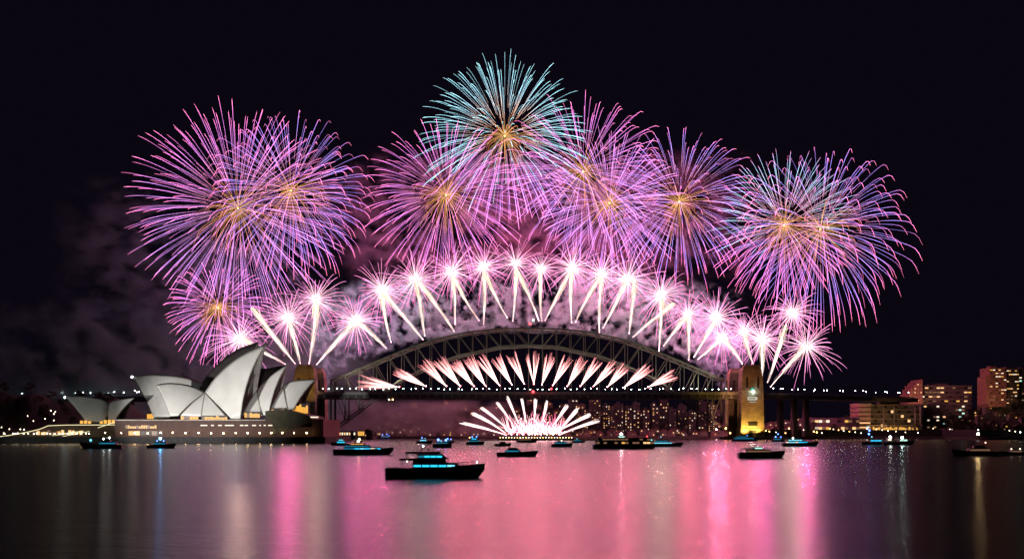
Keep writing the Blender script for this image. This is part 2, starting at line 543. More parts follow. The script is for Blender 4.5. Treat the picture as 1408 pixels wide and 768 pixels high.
pylon(1032, 1284, 'golden floodlit granite pylon on the north shore, its face carrying an illuminated sign', sign=True)
pylon(1014.5, 1350, 'orange lit granite pylon half hidden behind the golden one with the sign')
pylon(420.5, 1284, 'brown granite pylon rising directly behind the sail-roofed hall', 30)
pylon(433.5, 1350, 'dim granite pylon mostly hidden behind the brown one by the hall', 30)


def spot(name, loc, target, power, color, angle, blend=0.6, radius=1.0):
    d = bpy.data.lights.new(name, 'SPOT'); d.energy = power; d.color = color; d.spot_size = math.radians(angle)
    d.spot_blend = blend; d.shadow_soft_size = radius
    o = bpy.data.objects.new(name, d); o.location = loc
    o.rotation_euler = (Vector(target) - Vector(loc)).to_track_quat('-Z', 'Y').to_euler()
    col.objects.link(o); return o


def floodlight(px_, Y, z, tpx, ty, tY, power, color, angle, label):
    p = Vector((PX(px_, Y), Y, z))
    o = empty('floodlight', (p.x, p.y, z - 1.6), label, 'floodlight', 'floodlights aimed at the pylons')
    MB().box(p.x - .9, p.x + .9, p.y - .6, p.y + .5, z - .7, z + .5).build('housing', M['dark_metal'], o)
    MB().tube([(p.x, p.y, z - 1.7), (p.x, p.y, z - .6)], .15, 6).build('stand', M['dark_metal'], o)
    MB().box(p.x - .7, p.x + .7, p.y + .5, p.y + .6, z - .5, z + .35).build('lens', M['lamp_orange'], o)
    sp_ = spot('floodlight_beam', (p.x, p.y + 1.0, z + .8), P(tpx, ty, tY), power, color, angle)
    return o


AMB = (1.0, 0.56, 0.10)
floodlight(1024, 1264, 5.0, 1028, 548, 1272, 120000, AMB, 130, 'amber floodlight on the ground at the foot of the golden pylon, beside its doorway')
floodlight(1041, 1264, 5.0, 1038, 548, 1272, 120000, AMB, 130, 'amber floodlight on the ground at the far corner of the golden pylon foot')
spot('floodlight_beam', P(1000, 598, 1180), P(1030, 525, 1284), 420000, (1.0, 0.40, 0.16), 40)
spot('floodlight_beam', P(985, 600, 1262), P(1012, 520, 1350), 200000, (1.0, 0.42, 0.2), 45)
spot('floodlight_beam', P(446, 588, 1180), P(424, 520, 1284), 420000, (1.0, 0.52, 0.14), 24)

for i, x in enumerate((492, 545, 600, 655, 710, 745, 800, 855, 910, 962)):
    o = empty('deck_floodlight', (PX(x, YN), YN - 6, 59.6), 'small upward floodlight on the deck edge washing the arch', 'floodlight', 'upward floodlights along the deck')
    MB().box(PX(x, YN) - .4, PX(x, YN) + .4, YN - 6.4, YN - 5.6, 59.62, 60.5).build('housing', M['dark_metal'], o)
    MB().box(PX(x, YN) - .35, PX(x, YN) + .35, YN - 6.35, YN - 5.65, 60.52, 60.6).build('lens', M['lamp_cream'], o)
    yy = lerp_table(UPPER, abs(x - 727))
    spot('arch_floodlight', (PX(x, YN), YN - 26, 62), P(x, yy, YN + 5), 85000, (1.0, 0.90, 0.60), 90, .8, .5)

# street lamps ------------------------------------------------------------
def lamp_proto(name, h, r, mat, label, group, arm=0.0):
    o = empty(name, (0, 0, 0), label, 'street lamp', group)
    MB().tube([(0, 0, 0), (0, 0, h)], [.22, .12], 6).build('post', M['dark_metal'], o, local=True)
    MB().ball((arm, 0, h), r, 8, 5).build('lamp_head', mat, o, local=True)
    return o


def spread(proto, spots, first=[True]):
    out = []
    for i, p in enumerate(spots):
        o = proto if i == 0 else copy_tree(proto)
        k = R_.uniform(.72, 1.08)
        o.location = p; o.scale = (k, k, R_.uniform(.88, 1.06)); out.append(o)
    return out


lamp_deck = lamp_proto('deck_lamp', 8.5, 0.43, M['lamp_green'], 'slim deck lamp with a pale green globe along the bridge railing', 'lamps along the bridge deck')
pts = []
for i in range(62):
    x = 446 + i * 9.15 + R_.uniform(-2.4, 2.4)
    pts.append((PX(x, YN), YN - 8.2 if i % 3 else YN - 7, 59.6 - (3.5 if i % 2 else 5)))
spread(lamp_deck, [(a, b3, 57.2) for a, b3, c in pts])

# approach viaducts
def viaduct(path, label):
    """path of (px, Y) with the deck top at z 59"""
    o = empty('viaduct', (PX(*path[0]), path[0][1], 0), label, 'viaduct')
    up = [Vector((PX(a, b3), b3, 56.0)) for a, b3 in path]
    MB().beam(up, 26, 5.5).build('deck', M['deck'], o)
    MB().beam([p + Vector((0, -13.6, 3.8)) for p in up], .4, 1.6).build('railing', M['rail'], o)
    for a, b3 in path[1:-1]:
        zb = max(2.0, land_z(a, b3) - 3)
        if zb < 48 and a < 1110:
            MB().box(PX(a, b3) - 2.8, PX(a, b3) + 2.8, b3 - 8, b3 + 8, zb, 53.1, (.6, -.6, .6, -.6)).build('pier', M['tower_wall'], o)
    return o


vr = [(1046, 1316), (1073, 1330), (1092, 1342), (1108, 1352), (1150, 1385), (1200, 1425), (1252, 1470)]
viaduct(vr, 'dark approach viaduct on stone piers running from the golden pylon to the hillside flats')
vl = [(405, 1316), (330, 1350), (260, 1390), (180, 1440), (90, 1500), (0, 1560), (-120, 1640)]
viaduct(vl, 'dark lamp-lined approach viaduct running behind the small sail roofs')
lamp_road = lamp_proto('street_lamp', 8.5, 0.5, M['lamp_white'], 'tall street lamp with a white globe on the approach viaduct', 'lamps on the approach viaducts')
sp_pts = []
def along(path, x):
    tab = sorted(path); return lerp_table(tab, x)
for x in (1061, 1071, 1078, 1091, 1099, 1108, 1118, 1121, 1130, 1139, 1152, 1161, 1173, 1184, 1193, 1206, 1214, 1222, 1231, 1239, 1246):
    Yv = along(vr, x); sp_pts.append((PX(x, Yv), Yv - R_.choice((-6, 9)), 58.7))
for x in (22, 34, 53, 63, 80, 90, 101, 118, 128, 146, 155, 168, 183, 186, 189):
    Yv = along(vl, x); sp_pts.append((PX(x, Yv), Yv - R_.choice((-6, 9)), 58.7 + R_.uniform(-.5, 2.5)))
spread(lamp_road, sp_pts)

# ================================================================== sail-roofed hall
YS = 868.0
def Z2(x, y, Y): return P(160 + x / 4.517, 450 + y / 4.517, Y)
def Z1(x, y, Y): return P(x / 3.49, 420 + y / 3.49, Y)


def mirror(p, Yc): return Vector((p.x, 2 * Yc - p.y, p.z))


def shell(parent, conv, ridge, base, Yc, wid, bulge=0.16, back=(-1, 0), mat=None, glass=True, lit=None, dark_far=False, open_right=True, base_w=0.0):
    """a pair of curved triangles leaning on each other along the ridge; the ridge runs from its back end to the tip"""
    mat = mat or M['tiles']
    R3 = spline([conv(x, y, Yc) for x, y in ridge], 26)
    n_ = len(R3)
    B0, B1 = conv(base[0], base[1], Yc - wid), conv(base[2], base[3], Yc - wid)
    rows_ = []
    for i, r in enumerate(R3):
        s = i / (n_ - 1); Bp = B0.lerp(B1, s)
        d = (r - Bp).length
        ctl = (r + Bp) / 2 + Vector((back[0] * d * 0.5 * bulge * s, -d * bulge, d * bulge * (0.35 + back[1])))
        row = []
        for j in range(15):
            t = j / 14.0
            row.append(Bp * (1 - t) ** 2 + ctl * 2 * t * (1 - t) + r * t * t)
        rows_.append(row)
    th = 1.4
    def slab(rs, name, sgn):
        mb = MB(); mb.grid(rs if sgn > 0 else rs[::-1], uv=True)
        ob = mb.build(name, mat, parent, smooth=True)
        md = ob.modifiers.new('thickness', 'SOLIDIFY'); md.thickness = th; md.offset = 0
        ob.data.materials.append(M['shell_rim']); md.material_offset_rim = 1
        ob.data.materials.append(M['shell_back'])
        return ob
    slab(rows_, 'roof_shell', 1)
    far = [[mirror(p, Yc) for p in row] for row in rows_]
    slab(far, 'roof_shell', -1)
    # bronze-edged rim along the mouth
    edge = rows_[-1]
    rim = [p + Vector((0, -.2, 0)) for p in edge]
    MB().tube(rim, 0.55, 5).build('shell_rib', M['shell_rim'], parent)
    if glass:
        ins = rows_[-4]; inf = far[-4]
        gr = []
        for j in range(0, 14):
            a, c = ins[j], inf[j]
            gr.append([a.lerp(c, k / 6.0) + Vector((0, 0, -0.6)) for k in range(7)])
        MB().grid(gr).build('glass_wall', M['dark_glass'], parent)
    return rows_, far


hall = empty('concert_hall', P(300, 600, 930), 'big waterfront hall with white sail-shaped roof shells on a granite podium', 'concert hall')
YA, YB = 902.0, 955.0
# far hall first (two back shells get their shade from a dark material)
shell(hall, Z2, [(555, 350), (470, 322), (400, 306), (300, 296), (200, 293), (108, 304)], (330, 560, 238, 565), YB, 22, 0.14, (1, 0))
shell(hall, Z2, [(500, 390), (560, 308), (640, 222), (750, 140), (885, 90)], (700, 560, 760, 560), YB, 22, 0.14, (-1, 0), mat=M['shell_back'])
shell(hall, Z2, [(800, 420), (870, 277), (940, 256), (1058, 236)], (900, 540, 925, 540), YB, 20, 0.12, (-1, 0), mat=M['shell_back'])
# near hall
s2, _ = shell(hall, Z2, [(552, 408), (500, 378), (430, 357), (330, 347), (250, 358)], (385, 548, 335, 552), YA, 24, 0.16, (1, 0))
s3, _ = shell(hall, Z2, [(553, 402), (615, 315), (700, 232), (800, 163), (930, 104)], (715, 566, 770, 566), YA, 24, 0.15, (-1, 0))
s4, _ = shell(hall, Z2, [(872, 395), (915, 345), (980, 288), (1060, 234)], (915, 545, 945, 545), YA + 3, 21, 0.13, (-1, 0))
s5, _ = shell(hall, Z2, [(1033, 362), (1070, 343), (1130, 330), (1240, 322)], (1072, 512, 1100, 508), YA + 4, 18, 0.12, (-1, 0))


def infill(parent, conv, apex, b0, b1, Ya, Yb, bul=0.10):
    A, B0, B1 = conv(*apex, Ya), conv(*b0, Yb), conv(*b1, Yb)
    rows_ = []
    for i in range(13):
        s = i / 12; b_ = B0.lerp(B1, s); row = []
        ctl = (A + b_) / 2 + Vector((0, -(A - b_).length * bul, (A - b_).length * bul * .4))
        for j in range(11):
            t = j / 10
            row.append(b_ * (1 - t) ** 2 + ctl * 2 * t * (1 - t) + A * t * t + Vector((0, 0, 0)))
        rows_.append(row)
    mb = MB(); mb.grid(rows_, uv=True); o = mb.build('side_shell', M['tiles'], parent, smooth=True)
    md = o.modifiers.new('thickness', 'SOLIDIFY'); md.thickness = 1.2; md.offset = 0
    for e in (rows_[0], rows_[-1]):
        MB().tube([p + Vector((0, -.5, 0)) for p in e], 0.5, 5).build('shell_rib', M['shell_rim'], parent)


infill(hall, Z2, (552, 410), (395, 548), (528, 552), YA - 3, YA - 21)
infill(hall, Z2, (552, 410), (532, 552), (690, 562), YA - 3, YA - 21)
infill(hall, Z2, (874, 395), (788, 540), (905, 548), YA - 1, YA - 17)
infill(hall, Z2, (1035, 368), (955, 520), (1066, 512), YA, YA - 14)
# shadowed inner vault seen through the mouth of the biggest shell
infill(hall, Z2, (862, 290), (800, 470), (815, 420), YA + 8, YA + 2)

# golden foyers under the shells
def foyer(x0, y0, x1, y1, Y, n_):
    fr = MB(); a, c = Z2(x0, y0, Y), Z2(x1, y1, Y)
    fr.box(a.x, c.x, Y, Y + 6, c.z, a.z).build('foyer', M['shell_back'], hall)
    wdt = (c.x - a.x) / n_
    for k in range(n_):
        hgt = (a.z - c.z) * R_.uniform(.55, .92)
        MB().box(a.x + k * wdt + .12, a.x + (k + 1) * wdt - .12, Y - .18, Y - .02, c.z + .25, c.z + hgt).build('foyer_window', R_.choice((M['foyer'], M['foyer'], M['win_gold'], M['win_dim'])), hall)
foyer(400, 542, 510, 572, YA - 20, 6)
foyer(530, 545, 690, 576, YA - 21.5, 9)
foyer(795, 522, 892, 560, YA - 19, 6)
foyer(962, 500, 1045, 540, YA - 16, 5)
foyer(1095, 470, 1190, 534, YA - 4, 7)
foyer(190, 520, 232, 568, YB - 10, 3)
# podium
pod = MB(); a, c = Z2(-10, 577, YS), Z2(972, 688, YS)
pod.box(a.x, c.x, YS, YS + 120, c.z - 1, a.z).build('podium', M['podium'], hall)
MB().box(a.x - .4, c.x + .3, YS - .5, YS + 118, a.z + .01, a.z + .9).build('podium_parapet', M['concrete'], hall)
tp = [(930, 518), (985, 512), (1062, 512), (1130, 530), (1205, 548), (1214, 566), (1185, 590), (1120, 622), (1050, 645), (975, 660), (973, 578), (930, 577)]
MB().prism_xz([((Z2(x, y, YS)).x, (Z2(x, y, YS)).z) for x, y in tp[::-1]], YS - 3, YS + 60).build('terrace', surf('terrace_granite', (0.055, 0.048, 0.028), .8, 0, .2, .3), hall)
MB().box(Z2(973.5, 0, YS).x, Z2(1215, 0, YS).x, YS + 2, YS + 90, 3, Z2(0, 615, YS + 2).z).build('lower_podium', M['podium'], hall)
MB().box(Z2(1216, 0, YS).x, Z2(1288, 0, YS).x, YS - 2, YS + 80, 3, Z2(0, 568, YS).z).build('end_block', surf('pink_granite', (.24, .11, .10), .8, 0, .1, .25), hall)
MB().box(Z2(1200, 0, YS).x, Z2(1258, 0, YS).x, YS - 2.6, YS - 2.05, Z2(0, 560, YS).z, Z2(0, 552, YS).z).build('lit_slot', M['win_white'], hall)
for x0, x1 in ((523, 565), (588, 606), (632, 655), (674, 730), (768, 790), (797, 818), (843, 868), (888, 898), (915, 928), (943, 970)):
    MB().box(Z2(x0, 0, YS).x, Z2(x1, 0, YS).x, YS - .12, YS - .01, Z2(0, 610, YS).z, Z2(0, 603, YS).z).build('slot_window', M['win_white'], hall)
for k in range(14):
    x0 = 56 + k * 14
    MB().box(Z2(x0, 0, YS).x, Z2(x0 + 11, 0, YS).x, YS - .14, YS - .01, Z2(0, 626, YS).z, Z2(0, 606 + R_.choice((0, 0, 6)), YS).z).build('gallery_window', M['win_gold'] if k % 5 else M['win_dim'], hall)
for k in range(6):
    x0 = 76 + k * 36
    MB().box(Z2(x0, 0, YS).x, Z2(x0 + 33, 0, YS).x, YS - .13, YS - .01, Z2(0, 668, YS).z, Z2(0, 642, YS).z).build('arcade_opening', (M['win_gold'], M['win_warm'], M['shell_back'], M['win_dim'])[(0, 1, 2, 2, 3, 2)[k]], hall)

# small sail roofs (restaurant)
rest = empty('restaurant', P(125, 580, 905), 'low restaurant under two small sail roofs meeting back to back', 'restaurant')
shell(rest, Z1, [(535, 505), (510, 462), (470, 446), (400, 436), (315, 436)], (500, 556, 420, 562), 905, 11, 0.13, (1, 0))
shell(rest, Z1, [(508, 490), (540, 462), (590, 450), (642, 444)], (525, 556, 552, 552), 907, 10, 0.12, (-1, 0))
MB().box(Z1(380, 0, 900).x, Z1(620, 0, 900).x, 890, 925, 10, Z1(0, 562, 900).z).build('floor_block', M['podium'], rest)
for k in range(9):
    x0 = 385 + k * 19
    if k in (3, 4): continue
    MB().box(Z1(x0, 0, 890).x, Z1(x0 + 14, 0, 890).x, 889.6, 889.9, Z1(0, 565, 890).z, Z1(0, 548 + R_.uniform(-3, 6), 890).z).build('dining_window', M['foyer'], rest)

# forecourt terraces, steps and ramps left of the hall
fc = empty('forecourt', P(100, 600, 900), 'stepped granite forecourt with lit balustrades left of the sail-roofed hall', 'terrace')
pr = [(0, 632), (60, 622), (230, 580), (800, 572), (800, 650), (0, 650)]
MB().prism_xz([(Z1(x, y, 880).x, Z1(x, y, 880).z) for x, y in pr[::-1]], 880, 960).build('terrace_wall', surf('forecourt_granite', (.10, .06, .035), .8, 0, .2, .3), fc)
st = [Z1(x, y, 879.4) + Vector((0, 0, .4)) for x, y in ((-30, 633), (60, 621), (140, 606), (190, 594), (232, 577), (320, 574), (560, 573), (800, 571))]
MB().tube(st, .28, 5).build('light_strip', M['strip'], fc)
st = [Z1(x, y, 878.8) for x, y in ((470, 585), (520, 568), (572, 549))]
MB().tube(st, .26, 5).build('light_strip', M['strip'], fc)
for (ax, ay, bx, by) in ((250, 622, 400, 604), (280, 616, 400, 600), (300, 626, 430, 602)):
    MB().tube([Z1(ax, ay, 879), Z1(bx, by, 879)], .22, 5).build('light_strip', M['strip'], fc)
for k in range(14):
    x0 = 160 + k * 17 + R_.uniform(-3, 3)
    zt = 600 + R_.uniform(-4, 8)
    MB().box(Z1(x0, 0, 880).x, Z1(x0 + 13, 0, 880).x, 879.5, 879.9, Z1(0, 619, 880).z, Z1(0, zt, 880).z).build('arcade_window', R_.choice((M['win_gold'], M['win_warm'], M['win_dim'])), fc)

lamp_quay = lamp_proto('quay_lamp', 3.6, 0.55, M['lamp_warm'], 'short quay lamp with a warm globe against the podium wall', 'lamps along the podium quay')
qz = PZ(600.3, 861)
spread(lamp_quay, [(Z2(x, 0, 864).x, 864, qz) for x in (-70, 30, 114, 194, 275, 350, 430, 510, 588, 665, 742, 815, 890, 962, 1030, 1103, 1182)])
lamp_walk = lamp_proto('promenade_lamp', 3.0, 0.55, M['lamp_cream'], 'promenade lamp with a soft cream globe on the forecourt edge', 'lamps along the forecourt promenade')
spread(lamp_walk, [(Z1(x + R_.uniform(-4, 4), 0, 864).x, 864 + R_.uniform(0, 6), qz) for x in range(4, 432, 21)])
lamp_gard = lamp_proto('garden_lamp', 4.0, 0.5, M['lamp_cream'], 'small lamp among the dark trees behind the forecourt', 'lamps in the dark gardens')
gp = []
for x, y in ((38, 571), (46, 578), (74, 569), (76, 565), (74, 577), (62, 575), (28, 589), (33, 590), (13, 589), (2, 587), (15, 594), (70, 564)):
    Yg = 990; p = P(x, y, Yg); gp.append((p.x, Yg, p.z - 4))
spread(lamp_gard, gp)
mh = empty('mast_head_light', P(181, 518, YB), 'bright white light at the tip of the shaded left sail', 'lamp')
MB().ball(P(181.5, 518, YB), .9).build('lamp', M['lamp_white'], mh)
MB().tube([P(184, 518.5, YB), P(181.5, 518, YB)], .2, 5).build('arm', M['dark_metal'], mh)
mh = empty('mast_head_light', P(89, 545.5, 905), 'white light at the tip of the small restaurant sail', 'lamp')
MB().ball(P(89.5, 545.8, 905), .8).build('lamp', M['lamp_white'], mh)
MB().tube([P(91, 546, 905), P(89.5, 545.8, 905)], .2, 5).build('arm', M['dark_metal'], mh)
# far-shore floodlights that wash the sails
spot('sail_floodlight', (-395, 640, 9), P(296, 512, 905), 3.7e6, (1.0, 0.97, 0.93), 37, 0.6, 2)
spot('sail_floodlight', (-210, 700, 9), P(330, 525, 900), 0.5e6, (1.0, 0.97, 0.93), 48, 0.7, 2)
spot('sail_floodlight', (-500, 640, 12), P(130, 560, 905), 5.0e5, (0.92, 1.0, 0.92), 26, 0.5, 2)

#%%PART2

# ================================================================== fireworks
def mixc(a, b, t): return tuple(x + (y - x) * t for x, y in zip(a, b))


def ramp(stops, t):
    for (a, ca), (b, cb) in zip(stops, stops[1:]):
        if t <= b: return mixc(ca, cb, max(0, (t - a) / (b - a)))
    return stops[-1][1]


PAL = {
    'pink':   [(0, (1.2, .55, .4)), (.25, (1.3, .40, .80)), (.5, (1.05, .33, 1.25)), (.75, (1.6, .36, 1.15)), (1, (2.0, .42, .95))],
    'violet': [(0, (1.4, .7, .4)), (.25, (1.1, .4, .9)), (.6, (.9, .42, 1.45)), (.85, (1.45, .45, 1.3)), (1, (1.7, .42, 1.05))],
    'blue':   [(0, (1.4, .6, .3)), (.3, (1.1, .38, .8)), (.55, (.5, .40, 1.45)), (.75, (1.0, .36, 1.35)), (.9, (1.7, .36, 1.0)), (1, (2.2, .45, .8))],
    'cyan':   [(0, (1.6, .7, .25)), (.22, (1.3, .7, .5)), (.4, (.6, 1.0, 1.25)), (.8, (.55, 1.25, 1.45)), (1, (.7, 1.2, 1.3))],
    'teal':   [(0, (1.5, .7, .3)), (.3, (1.1, .5, .8)), (.6, (.45, .95, 1.15)), (.85, (.75, .6, 1.2)), (1, (1.7, .4, 1.0))],
    'gold':   [(0, (2.4, 1.3, .4)), (.5, (1.6, .65, .2)), (1, (1.3, .4, .25))],
    'white':  [(0, (5.0, 3.5, 3.6)), (.16, (3.6, 2.1, 2.5)), (.34, (2.6, 1.05, 1.7)), (.6, (1.9, .6, 1.3)), (1, (1.2, .33, .9))],
}
GA = math.pi * (3 - math.sqrt(5))


def streaks(c, R, n, pal, rng, t0=.2, droop=.12, curl=0.0, rad=.3, seg=9, split=None, lo=.82, hi=1.05, gain=1.0):
    mb = MB()
    for i in range(n):
        z = 1 - 2 * (i + .5) / n; th = i * GA + rng.uniform(-.12, .12)
        s = math.sqrt(1 - z * z)
        d = Vector((s * math.cos(th), s * math.sin(th), z + rng.uniform(-.06, .06))).normalized()
        p_ = pal
        if split and (d.z < split[1] + rng.uniform(-.25, .25)): p_ = split[0]
        L = R * rng.uniform(lo, hi); st = t0 * rng.uniform(.7, 1.5); br = gain * rng.uniform(.4, 1.25)
        side = d.cross(Vector((0, 1, 0)))
        pts, rr, cc = [], [], []
        for k in range(seg + 1):
            t = st + (1 - st) * k / seg
            e = (1 - math.exp(-1.7 * t)) / (1 - math.exp(-1.7))
            q = c + d * L * e + Vector((0, 0, -droop * L * t * t))
            if curl: q += Vector((0, 0, -curl * L * max(0, (t - .8) / .2) ** 2))
            pts.append(q)
            f = (t - st) / (1 - st)
            rr.append(rad * (0.45 + .75 * f) * (0.35 if k == seg else 1))
            fl_ = br * rng.uniform(.72, 1.28)
            cc.append(tuple(x * fl_ for x in ramp(PAL[p_], t)))
        mb.tube(pts, rr, 3, cc)
    return mb


def burst(x, y, Y, Rp, n, pal, label, split=None, curl=0.0, ember=True, core=1.9, corec=(3.6, 1.9, .7), droop=.12, name='firework_burst', group='large bursts high in the sky', seed=0, **kw):
    rng = random.Random(1000 + seed)
    c = P(x, y, Y); R = Rp * Y / F
    o = empty(name, c, label, 'firework', group)
    ob = streaks(c, R, n, pal, rng, droop=droop, curl=curl, split=split, **kw).build('spark_trails', M['spark'], o, colors=True)
    tag(ob, kind='stuff')
    if ember:
        e = streaks(c, R * .42, 80, 'gold', rng, t0=.06, droop=.2, curl=.10, rad=.24, seg=6, lo=.25, hi=1.1, gain=.95).build('ember_trails', M['spark'], o, colors=True)
        tag(e, kind='stuff')
    MB().ball(c, core * .75, 8, 4, [min(v, 9.0) for v in corec]).build('burst_core', M['spark'], o, smooth=True, colors=True)
    if corec[0] > 50:                              # the flash of the bursting shell lights smoke, steel and water
        d_ = bpy.data.lights.new('burst_flash', 'POINT'); pk = max(corec)
        d_.energy = 4 * math.pi ** 2 * core * core * pk; d_.color = [v / pk for v in corec]; d_.shadow_soft_size = core
        l_ = bpy.data.objects.new('burst_flash', d_); l_.parent = o; col.objects.link(l_)
    return o


BIG = [
    (327, 286, 1385, 152, 190, 'pink', dict(split=('violet', .05)), 'huge pink and violet starburst at the far west end of the display'),
    (400, 262, 1415, 118, 140, 'blue', dict(curl=.07), 'pink and blue starburst with hooked tips overlapping the huge pink one'),
    (613, 268, 1395, 118, 140, 'pink', dict(droop=.11), 'pink starburst low beside the tall icy blue one, above the row of white bursts'),
    (694, 187, 1370, 122, 180, 'cyan', dict(split=('violet', -.45), droop=.10), 'icy blue white starburst with an orange heart, highest of all'),
    (802, 236, 1420, 118, 125, 'pink', dict(curl=.03, split=('violet', 0.)), 'loose pink starburst just behind the icy blue one'),
    (838, 279, 1390, 106, 150, 'violet', dict(), 'dense violet starburst with a golden heart between icy blue and pink blue ones'),
    (934, 277, 1400, 114, 125, 'blue', dict(curl=.02, droop=.11), 'pink and deep blue starburst with drooping lower trails and an orange heart'),
    (1078, 310, 1385, 108, 150, 'teal', dict(split=('pink', -.15)), 'turquoise and pink starburst overlapping the outermost blue one'),
    (1128, 315, 1410, 130, 130, 'blue', dict(curl=.08, droop=.12), 'outermost blue and pink starburst with hooked tips past the golden pylon'),
    (300, 423, 1380, 74, 110, 'pink', dict(droop=.13), 'smaller pink starburst with a golden heart low above the sail roofs'),
]
for i, (x, y, Y, Rp, n_, pal, kw, lab) in enumerate(BIG):
    burst(x, y, Y, Rp, int(n_ * 1.65), pal, lab, seed=i, t0=.2, rad=.15, gain=2.7, **{'droop': .07, **kw})

ORD = ['first', 'second', 'third', 'fourth', 'fifth', 'sixth', 'seventh', 'eighth', 'ninth', 'tenth', 'eleventh', 'twelfth', 'thirteenth', 'fourteenth',
       'fifteenth', 'sixteenth', 'seventeenth', 'eighteenth', 'nineteenth', 'twentieth', 'twenty-first', 'twenty-second']
SMALL = [(330, 466, 52), (397, 437, 46), (434, 412, 52), (489, 441, 44), (525, 398, 48), (571, 384, 50), (621, 373, 48), (665, 367, 44), (709, 362, 46),
         (744, 369, 42), (787, 368, 46), (827, 377, 46), (863, 383, 48), (909, 406, 48), (946, 432, 42), (985, 436, 40), (993, 464, 34), (1023, 455, 46),
         (1048, 466, 42), (1090, 430, 48), (1109, 476, 58)]
for i, (x, y, r) in enumerate(SMALL):
    lab = f'white hearted pink spark burst, {ORD[i]} from the west in the row over the bridge'
    q_ = R_.uniform(.86, 1.1)
    burst(x, y, 1345 + (i % 3) * 9, r * R_.uniform(.9, 1.16), R_.randint(80, 125), 'white', lab, ember=False, core=2.1 * q_, corec=(2700, 1550, 1200) if i in (0, 2, 5, 13, 19) else (3600, 420, 1400) if i in (1, 3, 4, 16, 18, 20) else (5400, 820, 1350), droop=R_.uniform(.06, .2), t0=.04, rad=.24, seg=6, lo=R_.uniform(.3, .55), hi=1.1, gain=1.25 * q_,
          name='spark_burst', group='white hearted bursts in a row over the bridge', seed=50 + i)


def comet(x0, y0, x1, y1, Y, w, label, rng, c0=(2.5, 2.05, 1.45), n=120):
    a, b_ = P(x0, y0, Y), P(x1, y1, Y)
    d = b_ - a; L = d.length; d.normalize()
    u = d.cross(Vector((0, 1, 0))).normalized(); v = d.cross(u)
    o = empty('comet_trail', a, label, 'firework', 'cream comet trails rising from the bridge')
    mb = MB(); W = w * Y / F
    bow = rng.uniform(-.02, .03)
    for k in range(n):
        ra, an = min(1.9, abs(rng.gauss(0, .66))), rng.uniform(0, 6.283)
        s0 = 0 if k < 5 else rng.random() ** .8; e = min(1.03 - .12 * ra * rng.random(), s0 + rng.uniform(.10, .38))
        if e <= s0 + .03: continue
        off = (u * math.cos(an) + v * math.sin(an)) * W * ra
        pts, cc = [], []
        g_ = max(.16, 1.15 - .62 * ra) * rng.uniform(.3, 1.2)
        for j in range(4):
            t = s0 + (e - s0) * j / 3
            pts.append(a + d * L * t + off * (.16 + .84 * t) + u * L * bow * 4 * t * (1 - t))
            cc.append(tuple(x * g_ for x in mixc((3.0, 2.1, 2.0), c0, t)))
        mb.tube(pts, [.14, .26, .3, .16], 3, cc)
    hot = [a + d * L * t * .93 + u * L * bow * 4 * t * .93 * (1 - t * .93) for t in (0, .3, .6, .85, 1)]
    mb.tube(hot, [.14, .24, .32, .28, .1], 5, [(26, 7.0, 12)] * 5)
    tag(mb.build('glowing_trail', M['spark'], o, colors=True), kind='stuff')
    puff = MB(); puff.ball(a + d * 1.2, .4, 6, 3, (30, 14, 18)); puff.build('hot_flash', M['spark'], o, smooth=True, colors=True)
    return o


COMETS = [(393, 501, 331, 464, 5), (406, 500, 347, 424, 6), (413, 500, 397, 440, 5), (425, 500, 435, 416, 6), (435, 501, 487, 443, 5),
          (532, 479, 491, 443, 4.5), (538, 471, 525, 402, 4), (582, 467, 527, 402, 5), (584, 462, 572, 386, 4), (625, 456, 576, 388, 4.5), (626, 446, 622, 378, 3.5),
          (659, 441, 624, 380, 4), (665, 446, 665, 372, 3.5), (698, 437, 667, 376, 3.5), (705, 442, 710, 370, 4), (741, 441, 712, 374, 3.5), (745, 442, 744, 372, 3.5),
          (749, 441, 785, 372, 4), (786, 444, 786, 372, 3.5), (791, 443, 825, 380, 4), (824, 457, 827, 380, 3.8), (829, 451, 861, 386, 4), (865, 459, 873, 386, 4),
          (870, 463, 926, 418, 4.5), (906, 483, 910, 410, 4), (912, 476, 944, 435, 4), (947, 495, 947, 435, 4), (954, 491, 984, 440, 4), (959, 494, 991, 468, 4),
          (1021, 500, 996, 467, 4.5), (1035, 500, 1024, 458, 4.5), (1047, 525, 1048, 470, 5), (1055, 526, 1080, 448, 5), (1059, 532, 1106, 478, 5)]
rng = random.Random(5)
for i, (x0, y0, x1, y1, w_) in enumerate(COMETS):
    lean = 'leaning west' if x1 < x0 - 8 else 'leaning east' if x1 > x0 + 8 else 'nearly upright'
    src = 'the brown pylon by the hall' if i < 5 else 'the golden pylon' if i > 28 else 'the bridge arch'
    k = i if i < 5 else (i - 5 if i <= 28 else i - 29)
    lab = f'cream comet trail {lean}, {ORD[k] if k < 22 else ("second" if k == 22 else "last") } of those fired from {src}'
    if 5 <= i <= 28: lab = f'cream comet trail {lean}, {ORD[k] + " from the west" if k < 22 else ORD[28 - i] + " from the east"} along {src}'
    comet(x0, y0, x1, y1, 1316 if 5 <= i <= 28 else 1290 + (i % 3) * 8, w_, lab, rng)


